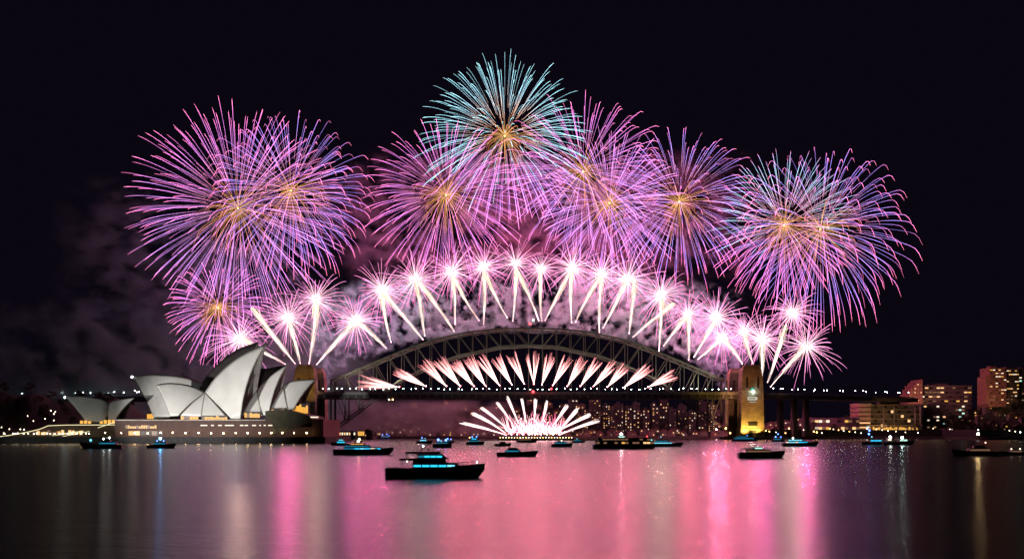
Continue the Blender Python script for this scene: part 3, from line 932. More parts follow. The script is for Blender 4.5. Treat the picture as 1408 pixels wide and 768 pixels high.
def spray(mb, a, b_, n, spread_, rng, c0, c1, rad=.3, bend=.0, lo=.6):
    d = b_ - a; L = d.length; d.normalize()
    u = d.cross(Vector((0, 1, 0))).normalized(); v = d.cross(u)
    for k in range(n):
        ra, an = abs(rng.gauss(0, spread_)), rng.uniform(0, 6.283)
        dd = (d + (u * math.cos(an) + v * math.sin(an)) * ra).normalized()
        e = rng.uniform(lo, 1.04); s0 = rng.uniform(0, .35) if k > n // 3 else 0.0
        pts, cc = [], []; g_ = rng.uniform(.6, 1.2)
        for j in range(6):
            t = s0 + (e - s0) * j / 5
            pts.append(a + dd * L * t + Vector((0, 0, bend * L * (t - t * t))))
            cc.append(tuple(x * g_ for x in mixc(c0, c1, t)))
        mb.tube(pts, [rad * .6, rad, rad, rad, rad, rad * .5], 3, cc)


FANS = [(549, 532, 493, 524), (586, 531, 544, 509), (614, 531, 581, 497), (633, 531, 601, 491), (652, 531, 622, 496), (668, 531, 642, 491), (687, 530, 660, 490),
        (704, 529, 682, 489), (721, 528, 703, 487), (734, 528, 732, 485), (745, 529, 757, 489), (760, 530, 782, 491), (780, 531, 803, 492), (798, 531, 824, 494),
        (816, 531, 844, 499), (835, 532, 862, 502), (857, 533, 893, 504), (891, 532, 930, 513)]
rng = random.Random(9)
for i, (x0, y0, x1, y1) in enumerate(FANS):
    Y = 1296.0
    a, b_ = P(x0, y0, Y), P(x1, y1, Y)
    o = empty('red_spark_fan', a, f'red and pink spark fan shooting up from the bridge deck, {ORD[i]} from the west', 'firework', 'red spark fans along the deck')
    d = b_ - a; w_ = d.cross(Vector((0, 1, 0))).normalized()
    for k, s in enumerate((-.13, .0, .13) if i != 9 else (-.22, -.05, .2)):
        mb = MB(); q = b_ + w_ * d.length * s + d * (.06 if k == 1 else -.02) * rng.uniform(-1, 1.6)
        spray(mb, a, q, 20, .045, rng, (4.4, 2.9, 2.6), (3.0, .85, .92), .14, lo=.55)
        tag(mb.build('spark_jet', M['spark'], o, colors=True), kind='stuff')
    MB().ball(a + Vector((0, 0, .6)), .55, 6, 3, (60, 12, 16)).build('hot_flash', M['spark'], o, smooth=True, colors=True)

# fan fired from a barge under the bridge
YBg = 1150.0
barge = empty('fireworks_barge', P(737, 601, YBg), 'low barge strung with warm lights beneath the white fountain of sparks', 'barge')
zb = 0.2
MB().box(PX(684, YBg), PX(790, YBg), YBg - 7, YBg + 7, -.6, 2.4, (1, -1, 1, -1)).build('hull', M['black_hull'], barge)
MB().box(PX(690, YBg), PX(784, YBg), YBg - 5, YBg + 5, 2.42, 3.6).build('mortar_rack', M['dark_metal'], barge)
for k in range(26):
    x = PX(688 + k * 3.9, YBg)
    MB().ball((x, YBg - 6.6, 3.3), .45, 6, 4).build('deck_light', M['lamp_cream'] if k % 3 else M['lamp_orange'], barge)
fan = empty('barge_fountain', P(737, 599, YBg), 'white fan of thick spark plumes around a glittering dome beneath the bridge', 'firework')
rng = random.Random(21)
JETS = [(697, 598, 631, 581, .05), (695, 595, 648, 567, .06), (696, 588, 660, 560, .05), (706, 584, 683, 552, .02), (713, 581, 697, 544, 0), (723, 580, 717, 547, 0),
        (735, 580, 736, 547, 0), (746, 580, 753, 550, 0), (762, 583, 781, 556, 0), (767, 594, 796, 560, .02), (766, 593, 813, 569, .04), (769, 598, 825, 578, .05)]
for (x0, y0, x1, y1, bd) in JETS:
    mb = MB(); a, b_ = P(x0, y0, YBg), P(x1, y1, YBg)
    d = b_ - a; L = d.length; d.normalize(); u = d.cross(Vector((0, 1, 0))).normalized(); v = d.cross(u)
    for k in range(36):
        e = 1 - abs(rng.gauss(0, .13)); s0 = rng.uniform(0, .6) if k > 8 else 0
        ra, an = min(1, abs(rng.gauss(0, .5))), rng.uniform(0, 6.283)
        off = (u * math.cos(an) + v * math.sin(an)) * ra * 2.5
        pts, cc = [], []; g_ = rng.uniform(.5, 1.1)
        for j in range(7):
            t = s0 + (e - s0) * j / 6
            pts.append(a + d * L * t + off * (.12 + .88 * t) + Vector((0, 0, bd * L * 4 * (t - t * t) * .5)))
            cc.append(tuple(x * g_ for x in mixc((3.6, 2.2, 2.2), (2.2, 1.7, 1.55), t)))
        mb.tube(pts, [.2, .24, .28, .3, .3, .28, .15], 3, cc)
    tag(mb.build('spark_plume', M['spark'], fan, colors=True), kind='stuff')
mb = MB()
for k in range(240):
    x0 = rng.uniform(697, 772); a = P(x0, 598 - rng.uniform(0, 6), YBg + rng.uniform(-8, 8))
    ang = rng.gauss(0, .75); L = rng.uniform(5, 22)
    d = Vector((math.sin(ang), rng.uniform(-.4, .4), abs(math.cos(ang)) + .1)).normalized()
    s0 = a + d * rng.uniform(0, 6)
    hot = rng.random() < .6
    cc = [(5, 2.8, 2.9), (2.4, 1.0, 1.2)] if hot else [(3.0, .6, .9), (1.8, .3, .6)]
    mb.tube([s0, s0 + d * L], [.28, .14], 3, cc)
for k in range(160):
    x0 = rng.gauss(735, 17); y0 = 597 - abs(rng.gauss(0, 9))
    mb.ball(P(x0, y0, YBg + rng.uniform(-9, 9)), rng.uniform(.25, .6), 4, 3, (5, 3.2, 3.0))
tag(mb.build('spark_dome', M['spark'], fan, colors=True), kind='stuff')
for k in range(9):
    MB().ball(P(703 + k * 8.2, 596.5, YBg), .7, 6, 3, (60, 12, 16)).build('hot_flash', M['spark'], fan, smooth=True, colors=True)  # added hot balls hidden in the dome, redden the water below


# ================================================================== smoke
def smoke(x0, x1, yt, yb, Y0, Y1, dens, scale, lo, hi, color, fade=(.25, .25, .3), seed=0.0, detail=3, stretch=1.0, arch=None):
    c0, c1 = P(x0, yb, Y0), P(x1, yt, Y0)
    sx, sz = (c1.x - c0.x), (c1.z - c0.z); cx, czz = (c0.x + c1.x) / 2, (c0.z + c1.z) / 2
    cyy, sy = (Y0 + Y1) / 2, Y1 - Y0
    mb = MB().box(-sx / 2, sx / 2, -sy / 2, sy / 2, -sz / 2, sz / 2)
    m = bpy.data.materials.new('smoke'); m.use_nodes = True
    n, l = m.node_tree.nodes, m.node_tree.links
    n.remove(n["Principled BSDF"])
    def math_(op, a, b=None, c=None):
        q = n.new("ShaderNodeMath"); q.operation = op
        for k, v in enumerate((a, b, c)):
            if v is None: continue
            if isinstance(v, (int, float)): q.inputs[k].default_value = v
            else: l.new(v, q.inputs[k])
        return q.outputs[0]
    def soft(val, a, b, u, v):
        r2 = n.new("ShaderNodeMapRange"); r2.interpolation_type = 'SMOOTHSTEP'
        for k, x in enumerate((a, b, u, v)): r2.inputs[k + 1].default_value = x
        l.new(val, r2.inputs[0]); return r2.outputs[0]
    pv = n.new("ShaderNodeVolumePrincipled"); pv.inputs["Color"].default_value = (*color, 1); pv.inputs["Anisotropy"].default_value = 0.0
    tc = n.new("ShaderNodeTexCoord")
    mp = n.new("ShaderNodeMapping"); mp.inputs["Location"].default_value = (seed, seed * .7, seed * .3); mp.inputs["Scale"].default_value = (scale, scale, scale * stretch)
    l.new(tc.outputs["Object"], mp.inputs[0])
    def noise(sc, det):
        no = n.new("ShaderNodeTexNoise"); no.inputs["Scale"].default_value = sc; no.inputs["Detail"].default_value = det; no.inputs["Roughness"].default_value = .5
        l.new(mp.outputs[0], no.inputs["Vector"]); return no.outputs["Fac"]
    fine, broad = noise(1.0, detail), noise(.22, 1)
    v = soft(math_('ADD', math_('MULTIPLY', fine, .7), math_('MULTIPLY', broad, .3)), lo, hi, 0.0, dens)
    sp = n.new("ShaderNodeSeparateXYZ"); l.new(tc.outputs["Object"], sp.inputs[0])
    for k, (half, fd) in enumerate(((sx / 2, fade[0]), (sy / 2, fade[1]), (sz / 2, fade[2]))):
        v = math_('MULTIPLY', v, soft(math_('ABSOLUTE', sp.outputs[k]), half * (1 - fd * 2), half * .98, 1, 0))
    if arch:                                       # the bank follows the arch: thick just above it, thin beneath
        ax, az, zc, inner, r1, r2_, r3, under = arch
        u = math_('DIVIDE', sp.outputs[0], ax); w2_ = math_('DIVIDE', math_('SUBTRACT', sp.outputs[2], zc - czz), az)
        r = math_('SQRT', math_('ADD', math_('MULTIPLY', u, u), math_('MULTIPLY', w2_, w2_)))
        v = math_('MULTIPLY', v, math_('MULTIPLY', soft(r, inner, r1, under, 1), soft(r, r2_, r3, 1, 0)))
    l.new(v, pv.inputs["Density"])
    l.new(pv.outputs[0], n["Material Output"].inputs["Volume"])
    m.cycles.volume_step_rate = .7
    o = mb.build('smoke', m, None, local=True)
    o.location = (cx, cyy, czz)
    return tag(o, kind='stuff')


# puffs drifting up from the arch
smoke(400, 1046, 320, 560, 1392, 1432, .7, 1 / 12.0, .505, .65, (.45, .90, .97), (.12, .3, .12), 3.0, arch=(285 * 1395 / F, 92 * 1395 / F, 61.0, .93, 1.08, 1.2, 1.95, .0))
# low bank over the west shore and under the bridge
smoke(-60, 530, 395, 640, 1462, 1530, .26, 1 / 44.0, .40, .66, (.58, .92, .98), (.25, .3, .48), 11.0, stretch=1.3)
# thin veil drifting under the deck
smoke(430, 720, 546, 603, 1452, 1490, .10, 1 / 40.0, .36, .64, (.7, .8, .8), (.25, .3, .3), 17.0)
# high drifts
smoke(40, 470, 210, 470, 1480, 1540, .14, 1 / 36.0, .47, .68, (.6, .82, .95), (.5, .4, .5), 23.0, stretch=1.6)
smoke(420, 1060, 190, 390, 1462, 1520, .06, 1 / 26.0, .46, .68, (.75, .5, .8), (.25, .3, .3), 31.0, stretch=1.3)

#%%PART3

# ================================================================== buildings
WARM = [M['win_warm']] * 5 + [M['win_white']] * 3 + [M['win_dim']] * 5 + [M['win_gold']] * 2
_win = {}


def win_mesh(w, h, mat):
    k = (round(w, 2), round(h, 2), mat.name)
    if k not in _win:
        o = MB().box(-w / 2, w / 2, -.12, .12, -h / 2, h / 2)
        me = bpy.data.meshes.new('window')
        me.from_pydata(o.v, [], o.f); me.materials.append(mat)
        _win[k] = me
    return _win[k]


def window(parent, x, y, z, w, h, mat):
    o = bpy.data.objects.new('window', win_mesh(w, h, mat))
    o.parent = parent; o.location = Vector((x, y, z)) - root_loc(parent)
    col.objects.link(o); return o


def tower(name, cat, label, x0, x1, yt, yb, Y, depth, floors, cols, rng, lit=.45, wall='tower_wall', group=None, pick=None, slabs=False, cap=True, zbase=None, frac=(.55, .5)):
    a, c = P(x0, yb, Y), P(x1, yt, Y)
    zb_ = zbase if zbase is not None else a.z
    o = empty(name, ((a.x + c.x) / 2, Y + depth / 2, zb_), label, cat, group)
    MB().box(a.x, c.x, Y, Y + depth, zb_ - 3, c.z).build('wall', M[wall], o)
    if cap:
        rw = (c.x - a.x)
        MB().box(a.x - .3, c.x + .3, Y - .3, Y + depth + .3, c.z + .02, c.z + 1.0).build('parapet', M[wall], o)
        MB().box(a.x + rw * .25, a.x + rw * .6, Y + depth * .3, Y + depth * .7, c.z + 1.02, c.z + 4.0).build('plant_room', M[wall], o)
    fh, cw = (c.z - zb_) / floors, (c.x - a.x) / cols
    for r in range(floors):
        if slabs:
            MB().box(a.x - .5, c.x + .5, Y - 1.1, Y - .02, zb_ + r * fh + fh * .82, zb_ + r * fh + fh * .98).build('balcony_slab', M['concrete'], o)
        for k in range(cols):
            if rng.random() < lit:
                window(o, a.x + (k + .5) * cw, Y - .1, zb_ + (r + .5) * fh, cw * frac[0], fh * frac[1], rng.choice(pick or WARM))
            elif (r + k) % 3 == 0:
                window(o, a.x + (k + .5) * cw, Y - .05, zb_ + (r + .5) * fh, cw * frac[0], fh * frac[1], M['dark_glass'])
    return o


rng = random.Random(33)
# towers beyond the bridge
M['far_wall'] = surf('dark_far_wall', (0.05, 0.047, 0.045), 0.85, 0, 0.1, 0.35)
TW = [(781, 795, 545, 1640), (810, 826, 546, 1700), (829, 839, 557, 1600), (846, 857, 555, 1580), (859, 869, 560, 1590), (870, 880, 554, 1610), (884, 893, 563, 1600),
      (800, 809, 563, 1600), (896, 906, 560, 1620), (907, 918, 549, 1700), (920, 930, 562, 1610), (932, 944, 557, 1630), (947, 957, 566, 1600), (960, 972, 552, 1650),
      (974, 986, 556, 1560), (768, 778, 561, 1650), (750, 760, 566, 1660), (840, 846, 567, 1570), (706, 716, 569, 1700), (990, 1000, 551, 1640)]
for i, (x0, x1, yt, Y) in enumerate(TW):
    yb = HZ - (land_z((x0 + x1) / 2, Y) - CH) * F / Y
    tower('apartment_tower', 'tower', 'slim apartment tower dotted with warm lit windows on the far shore under the bridge', x0, x1, yt, yb, Y, 14, max(5, int((yb - yt) / rng.choice((2.6, 3.1, 3.8)))), rng.choice((2, 3, 3)) if x1 - x0 < 11 else rng.choice((3, 4, 5)),
          rng, rng.choice((.2, .3, .42, .6)), 'far_wall', group='lit apartment towers beyond the bridge', frac=(.36, .36))


def house(px_, Y, rng, proto_label, group):
    z = land_z(px_, Y); x = PX(px_, Y); w_, d_, h_ = rng.uniform(9, 15), 9, rng.uniform(5, 9)
    o = empty('house', (x, Y, z), proto_label, 'house', group)
    MB().box(x - w_ / 2, x + w_ / 2, Y, Y + d_, z - 4, z + h_).build('wall', M['house_wall'], o)
    rf = MB(); r0 = h_ + z + .02
    rf.prism_xz([(x - w_ / 2 - .6, r0), (x + w_ / 2 + .6, r0), (x, r0 + 3.2)], Y - .5, Y + d_ + .5)
    rf.build('roof', M['roof_tile'], o)
    for k in range(rng.choice((1, 1, 2, 2, 3))):
        window(o, x + rng.uniform(-.36, .36) * w_, Y - .1, z + rng.choice((2.0, h_ - 2.0)), 1.9, 1.6, rng.choice(WARM))
    return o


rng = random.Random(44)
for i in range(120):
    px_ = 505 + 490 * ((i * 0.618034) % 1.0); dd = 12 + 300 * (i / 120.0) ** 1.1
    house(px_, shore_y(px_) + dd, rng, 'small dark house with lit windows on the hillside beyond the bridge', 'lit houses on the far hillside')
for i in range(34):
    px_ = 1052 + 140 * ((i * 0.618034) % 1.0); dd = 60 + 260 * i / 34.0
    house(px_, shore_y(px_) + dd, rng, 'small house with lit windows below the approach viaduct', 'lit houses under the viaduct')
for i in range(26):
    px_ = 1300 + 118 * ((i * 0.618034) % 1.0); dd = 70 + 240 * i / 26.0
    house(px_, shore_y(px_) + dd, rng, 'small house with lit windows among dark trees by the tall flats', 'lit houses among the dark trees')

# north-shore hotels and flats
rng = random.Random(51)
h1 = tower('hotel', 'hotel', 'low waterfront hotel with long balcony floors and a salmon lit end bay', 1197, 1266, 556, 599, 1440, 40, 6, 15, rng, .10, 'tower_wall', slabs=True, pick=[M['win_gold'], M['win_warm'], M['win_dim']], zbase=9, frac=(.8, .55))
e0, e1 = P(1180, 598, 1436), P(1197, 553, 1436)
for k in range(6):
    z0 = 13 + k * (e1.z - 13) / 6
    MB().box(e0.x, e1.x, 1435, 1470, z0, z0 + 4.2).build('end_bay', surf('salmon_render', (.42, .24, .17), .8, 0, .2, .2) if k == 0 else bpy.data.materials['salmon_render'], h1)
    MB().box(e0.x - .6, e1.x + .4, 1433.6, 1471, z0 + 4.22, z0 + 5.4).build('balcony_slab', M['concrete'], h1)
    MB().box(e0.x + 1, e1.x - 1, 1434.8, 1434.95, z0 + 2.4, z0 + 3.9).build('bay_window', M['win_warm'] if k in (0, 1) else M['win_dim'], h1)
for k in range(24):
    x = 1200 + k * 2.6
    MB().box(PX(x, 1436), PX(x + 2.1, 1436), 1435.5, 1435.9, PZ(591.5, 1436), PZ(585.5 + rng.uniform(0, 3), 1436)).build('restaurant_window', M['win_gold'] if rng.random() < .75 else M['win_dim'], h1)
MB().box(PX(1190, 1432), PX(1268, 1432), 1431, 1437, PZ(584.8, 1432), PZ(583.6, 1432)).build('awning', M['concrete'], h1)
for x in (1214.5, 1229, 1258, 1265): MB().box(PX(x, 1438), PX(x + 1.3, 1438), 1437.5, 1439.8, 10, PZ(559, 1438)).build('fin', M['concrete'], h1)

h2 = tower('flats', 'apartment block', 'broad hillside flats with a stepped salmon lit end wall and banded floors', 1266, 1336, 530, 556, 1560, 40, 5, 13, rng, .42, 'house_wall', slabs=True, zbase=PZ(560, 1560), frac=(.84, .30))
for k, (x0, yt) in enumerate(((1249, 541), (1252.5, 534), (1256, 529), (1260, 525), (1264, 521.5))):
    x1 = (1252.4, 1255.9, 1259.9, 1263.9, 1268.5)[k]
    MB().box(PX(x0, 1556), PX(x1, 1556), 1555, 1590, PZ(562, 1556), PZ(yt, 1556)).build('stepped_wing', surf('rose_render', (.40, .20, .16), .8, 0, .2, .2) if k == 0 else bpy.data.materials['rose_render'], h2)
    for j in range(5):
        zz = PZ(550 - j * 5.4, 1556)
        if zz < PZ(yt + 2, 1556): window(h2, PX((x0 + x1) / 2, 1556), 1554.9, zz, 2.0, 1.6, rng.choice((M['win_warm'], M['win_dim'], M['win_dim'])))
h3 = tower('flats', 'apartment block', 'dark slab of flats below the stepped salmon block, a few floors lit greenish', 1270, 1331, 556, 592, 1480, 30, 7, 14, rng, .22, 'tower_wall', pick=[M['win_white'], M['win_green'], M['win_dim'], M['win_warm']], zbase=14, frac=(.8, .4))
h4 = tower('flats', 'apartment block', 'tall brick flats on the eastern hill with a lower step on one side', 1361, 1384, 506, 548, 1420, 30, 11, 6, rng, .32, 'red_brick', zbase=PZ(556, 1420), frac=(.8, .26))
MB().box(PX(1355.5, 1422), PX(1361, 1422), 1421, 1448, PZ(556, 1422), PZ(517, 1422)).build('step_wing', M['red_brick'], h4)
h5 = tower('flats', 'apartment block', 'dark high flats with banded warm windows, beside the tall brick flats', 1384.3, 1401, 507, 548, 1426, 30, 10, 6, rng, .36, 'house_wall', zbase=PZ(556, 1426), frac=(.86, .24))
h6 = tower('flats', 'apartment block', 'dark block with blue green windows past the tall flats', 1401.3, 1424, 508, 548, 1432, 30, 11, 6, rng, .25, 'tower_wall', pick=[M['win_green'], M['win_white'], M['win_dim']], zbase=PZ(556, 1432), frac=(.8, .4))
tower('terminal', 'hall', 'long low wharf building with a bright lit strip under the viaduct', 1110, 1182, 574, 586, 1420, 30, 2, 14, rng, .5, 'tower_wall', zbase=10, frac=(.9, .35), cap=False)
tower('wharf_shed', 'shed', 'low lit ferry wharf between the hall and the bridge foot', 436, 489, 592, 597, 1236, 12, 1, 16, rng, .92, 'tower_wall', zbase=4, cap=False, pick=[M['win_white'], M['win_white'], M['win_warm']], frac=(.6, .45))
tower('kiosk', 'kiosk', 'small orange lit kiosk at the end of the ferry wharf', 492, 501, 591.5, 597, 1241, 8, 1, 3, rng, 1.0, 'tower_wall', zbase=4, cap=False, pick=[M['win_gold']], frac=(.85, .7))

for i, (px_, c_, r_) in enumerate(((1004, 'lamp_orange', 1.2), (998, 'lamp_orange', 1.4), (985, 'lamp_white', 1.0), (1038, 'lamp_cream', .8), (1053, 'lamp_orange', .9), (1058, 'lamp_orange', .8),
        (1067, 'lamp_cream', .7), (1080, 'lamp_orange', .9), (1085, 'lamp_orange', 1.1), (1093, 'lamp_orange', .9), (1105, 'lamp_cream', .7), (1111, 'lamp_orange', .8), (1119, 'lamp_orange', 1.2),
        (1123, 'lamp_orange', 1.2), (1130, 'lamp_cream', .8), (1141, 'lamp_orange', .8), (1146, 'lamp_cream', .7), (1153, 'lamp_orange', .8), (1160, 'lamp_cream', .9), (1168, 'lamp_orange', .7), (1176, 'lamp_cream', .8),
        (1184, 'lamp_cream', .7), (1192, 'lamp_white', .7), (1205, 'lamp_cream', .7), (1213, 'lamp_cream', .7), (1221, 'lamp_cream', .8), (1232, 'lamp_cream', .7), (1245, 'lamp_cream', .7), (1262, 'lamp_white', .6),
        (1283, 'lamp_cream', .6), (1306, 'lamp_cream', .7), (1345, 'lamp_white', .7), (1388, 'lamp_cream', .7), (1396, 'lamp_cream', .7), (1403, 'lamp_white', .7))):
    key = 'shore_' + c_
    sy_ = shore_y(px_) + 12 + (i * 7 % 5) * 5
    o = empty('street_lamp', (PX(px_, sy_), sy_, 3.3), 'street lamp with a glowing globe on the north shore road', 'street lamp', 'street lamps on the north shore road')
    h_ = 5 + (i * 13 % 7)
    MB().tube([(0, 0, 0), (0, 0, h_)], [.2, .12], 5).build('post', M['dark_metal'], o, local=True)
    MB().ball((0, 0, h_), r_ * .75, 8, 5).build('lamp_head', M[c_], o, local=True)

# added spots brighten the hotel and flats, in place of street glow
spot('facade_fill', P(1225, 598, 1385), P(1222, 570, 1440), 60000, (1.0, 0.52, 0.20), 120, .8, 2)
spot('facade_fill', P(1255, 566, 1515), P(1268, 540, 1558), 50000, (1.0, 0.44, 0.24), 120, .8, 2)
spot('facade_fill', P(1368, 560, 1370), P(1370, 528, 1420), 42000, (1.0, 0.50, 0.30), 120, .8, 2)

# harbourside retaining wall on the north shore
wl_ = MB(); rr = []
for px_ in range(1046, 1420, 10):
    s = shore_y(px_) + 40; rr.append([Vector((PX(px_, s), s, 2)), Vector((PX(px_, s), s, 12.5)), Vector((PX(px_, s + 4), s + 4, 12.6))])
wl_.grid(rr); tag(wl_.build('retaining_wall', M['dark_concrete']), 'long dark stone retaining wall behind the north shore road', 'wall')


# ================================================================== trees
def tree_proto(h, r, seed, label, group, conic=False):
    rng_ = random.Random(seed)
    o = empty('tree', (0, 0, 0), label, 'tree', group)
    tr = MB(); tr.tube([(0, 0, -2), (.1, 0, h * .3), (.3, .1, h * .6)], [.5, .38, .2], 7)
    for k in range(6):
        a = rng_.uniform(0, 6.28); z0 = h * rng_.uniform(.25, .5)
        tr.tube([(0, 0, z0), (math.cos(a) * r * .5, math.sin(a) * r * .5, z0 + h * .22)], [.2, .06], 5)
    tr.build('trunk', M['bark'], o, local=True)
    cr = MB()
    for k in range(34):
        zc = h * rng_.uniform(.32, 1.0); tt = (zc / h - .32) / .68
        prof = (1 - tt) if conic else math.sqrt(max(.05, 1 - (2 * tt - .8) ** 2 * .8))
        a = rng_.uniform(0, 6.28); q = r * prof * math.sqrt(rng_.random()) * 1.0
        cx, cy2 = math.cos(a) * q, math.sin(a) * q; rc = r * rng_.uniform(.2, .38)
        for j in range(44):
            d = Vector((rng_.gauss(0, 1), rng_.gauss(0, 1), rng_.gauss(0, .8))).normalized() * rc * rng_.uniform(.5, 1.05)
            p = Vector((cx, cy2, zc)) + d; s = rng_.uniform(.28, .6)
            u = Vector((rng_.gauss(0, 1), rng_.gauss(0, 1), rng_.gauss(0, 1))).normalized(); v = u.orthogonal().normalized()
            cr.face([p - u * s, p + v * s * .6, p + u * s, p - v * s * .6])
    cr.build('crown', M['leaf'], o, local=True)
    return o


rng = random.Random(61)
fig = tree_proto(17, 8, 1, 'broad dark tree on the north shore slope', 'dark trees on the north shore slope')
k_ = 0
for i in range(46):
    px_ = 1262 + 150 * ((i * .618034) % 1) if i < 34 else 1050 + 200 * ((i * .618034) % 1)
    Y = shore_y(px_) + 48 + (i * 37 % 100) * 1.6
    o = fig if i == 0 else copy_tree(fig)
    o.location = (PX(px_, Y), Y, land_z(px_, Y) - 1); s_ = rng.uniform(.7, 1.25); o.scale = (s_, s_, s_ * rng.uniform(.85, 1.15)); o.rotation_euler = (0, 0, rng.uniform(0, 6))
gum = tree_proto(15, 7, 2, 'dark garden tree on the slope behind the forecourt', 'dark trees behind the forecourt')
for i in range(30):
    px_ = -30 + 200 * ((i * .618034) % 1); Y = 985 + (i * 29 % 100) * 2.0
    o = gum if i == 0 else copy_tree(gum)
    o.location = (PX(px_, Y), Y, land_z(px_, Y) - 1); s_ = rng.uniform(.6, 1.1); o.scale = (s_, s_, s_); o.rotation_euler = (0, 0, rng.uniform(0, 6))
pine = tree_proto(62, 17, 3, 'very tall dark conical pine at the western edge of the gardens', None, True)
pine.location = (PX(-6, 930), 930, 4)
pine2 = tree_proto(34, 12, 4, 'shorter bushy pine beside the very tall conical one', None)
pine2.location = (PX(14, 950), 950, 5)


# ================================================================== boats
def boat(x0, x1, wy, label, bow=1, beam=.26, hullh=.10, tiers=(), hull='black_hull', mast=None, lamps=(), aft=None, rails=True, cat='boat', name='motor_boat', group=None, sheer=.06, flat=False):
    """hull from photo column x0 to x1 on the water seen at row wy; tiers: (start, end, z0, z1, half width, window material or None, panes, rake)
    in fractions of the length measured from the stern"""
    Y = WL(wy); L = (x1 - x0) * Y / F; xc = PX((x0 + x1) / 2, Y)
    o = empty(name, (xc, Y, 0), label, cat, group)
    if bow < 0: o.rotation_euler = (0, 0, math.pi)
    X = lambda f: (f - .5) * L
    HB = L * beam / 2
    mb = MB(); rows_ = []
    for i in range(17):
        f = i / 16
        wv = (1 - max(0, (f - .5) / .5) ** 2.2) * (.86 + .14 * min(1, f / .2))
        if flat: wv = 1 - max(0, (f - .86) / .14) ** 2 * .6
        b_ = HB * max(.02, wv)
        zt = L * hullh * (1 + sheer / hullh * max(0, (f - .25) / .75) ** 2) * (1.0 if not flat else 1)
        fl = X(f) + L * .05 * f ** 6 * (0 if flat else 1)
        rows_.append([Vector((X(f) - L * .045 * f ** 4, 0, -.7)), Vector((X(f) - L * .03 * f ** 4, -b_ * .74, -.35)), Vector((fl, -b_, zt * .6)), Vector((fl, -b_ * 1.0, zt)),
                      Vector((fl, b_, zt)), Vector((fl, b_, zt * .6)), Vector((X(f) - L * .03 * f ** 4, b_ * .74, -.35)), Vector((X(f) - L * .045 * f ** 4, 0, -.7))])
    mb.grid(rows_); mb.face(rows_[0][:7]); mb.build('hull', M[hull], o, local=True)
    tr = MB(); tr.tube([r[3] + Vector((0, 0, .02)) for r in rows_], max(.06, L * .004), 5); tr.tube([r[4] + Vector((0, 0, .02)) for r in rows_], max(.06, L * .004), 5)
    tr.build('rub_rail', M['dark_metal'], o, local=True)
    for (a, c, z0, z1, hw, wm, panes, rake) in tiers:
        xa, xb = X(a), X(c); za, zb2 = L * z0, L * z1; hh = zb2 - za; w_ = HB * hw
        rk = rake * hh
        MB().box(xa, xb, -w_, w_, za, zb2, (hh * .15, -rk, w_ * .08, -w_ * .08)).build('cabin', M['white_paint'], o, local=True)
        MB().box(xa - L * .012, xb - rk * .8, -w_ * 1.02, w_ * 1.02, zb2 + .01, zb2 + max(.12, L * .006)).build('cabin_roof', M['boat_deck'], o, local=True)
        if wm and panes:
            pw = (xb - xa - rk * 1.1) / panes
            for k in range(panes):
                for s in (-1, 1):
                    q = MB(); g0, g1 = xa + hh * .12 + k * pw + pw * .06, xa + hh * .12 + (k + 1) * pw - pw * .06
                    y0 = s * (w_ * .99 + .01)
                    q.box(g0, g1, min(y0, y0 + s * .07), max(y0, y0 + s * .07), za + hh * .30, za + hh * .74)
                    q.build('cabin_window', M[wm if isinstance(wm, str) else R_.choice(wm)], o, local=True)
    if aft:                                   # open overhang deck on posts: (start, end, z, post base)
        for (a, c, z, zb3, hw) in aft:
            MB().box(X(a), X(c), -HB * hw, HB * hw, L * z, L * z + max(.25, L * .019)).build('overhang_roof', M['boat_deck'], o, local=True)
            for s in (-1, 1):
                MB().tube([(X(a) + .3, s * HB * hw * .92, L * zb3), (X(a) + .3, s * HB * hw * .92, L * z)], .06, 5).build('roof_post', M['dark_metal'], o, local=True)
    if rails:
        rl = MB(); zc = lambda f: L * hullh * (1 + sheer / hullh * max(0, (f - .25) / .75) ** 2)
        for s in (-1, 1):
            pts = []
            for i in range(9):
                f = .55 + .43 * i / 8; wv = (1 - max(0, (f - .5) / .5) ** 2.2)
                pts.append(Vector((X(f), s * HB * wv * .95, zc(f) + .75))); rl.tube([pts[-1] - Vector((0, 0, .75)), pts[-1]], .025, 4)
            rl.tube(pts, .03, 4)
        rl.build('bow_rail', M['dark_metal'], o, local=True)
    if mast:
        for (f, z0, z1) in mast:
            ms = MB(); ms.tube([(X(f), 0, L * z0), (X(f) - L * .01, 0, L * z1)], [max(.06, L * .005), .04], 6)
            ms.tube([(X(f) - L * .005, -HB * .25, L * (z0 + (z1 - z0) * .7)), (X(f) - L * .005, HB * .25, L * (z0 + (z1 - z0) * .7))], .05, 5)
            ms.box(X(f) - .25, X(f) + .35, -.7, .7, L * (z0 + (z1 - z0) * .5), L * (z0 + (z1 - z0) * .5) + .2)
            ms.build('mast', M['dark_metal'], o, local=True)
    for (f, z, r, mname) in lamps:
        MB().ball((X(f), -HB * .55, L * z), r, 8, 5).build('lamp', M[mname], o, local=True)
    return o


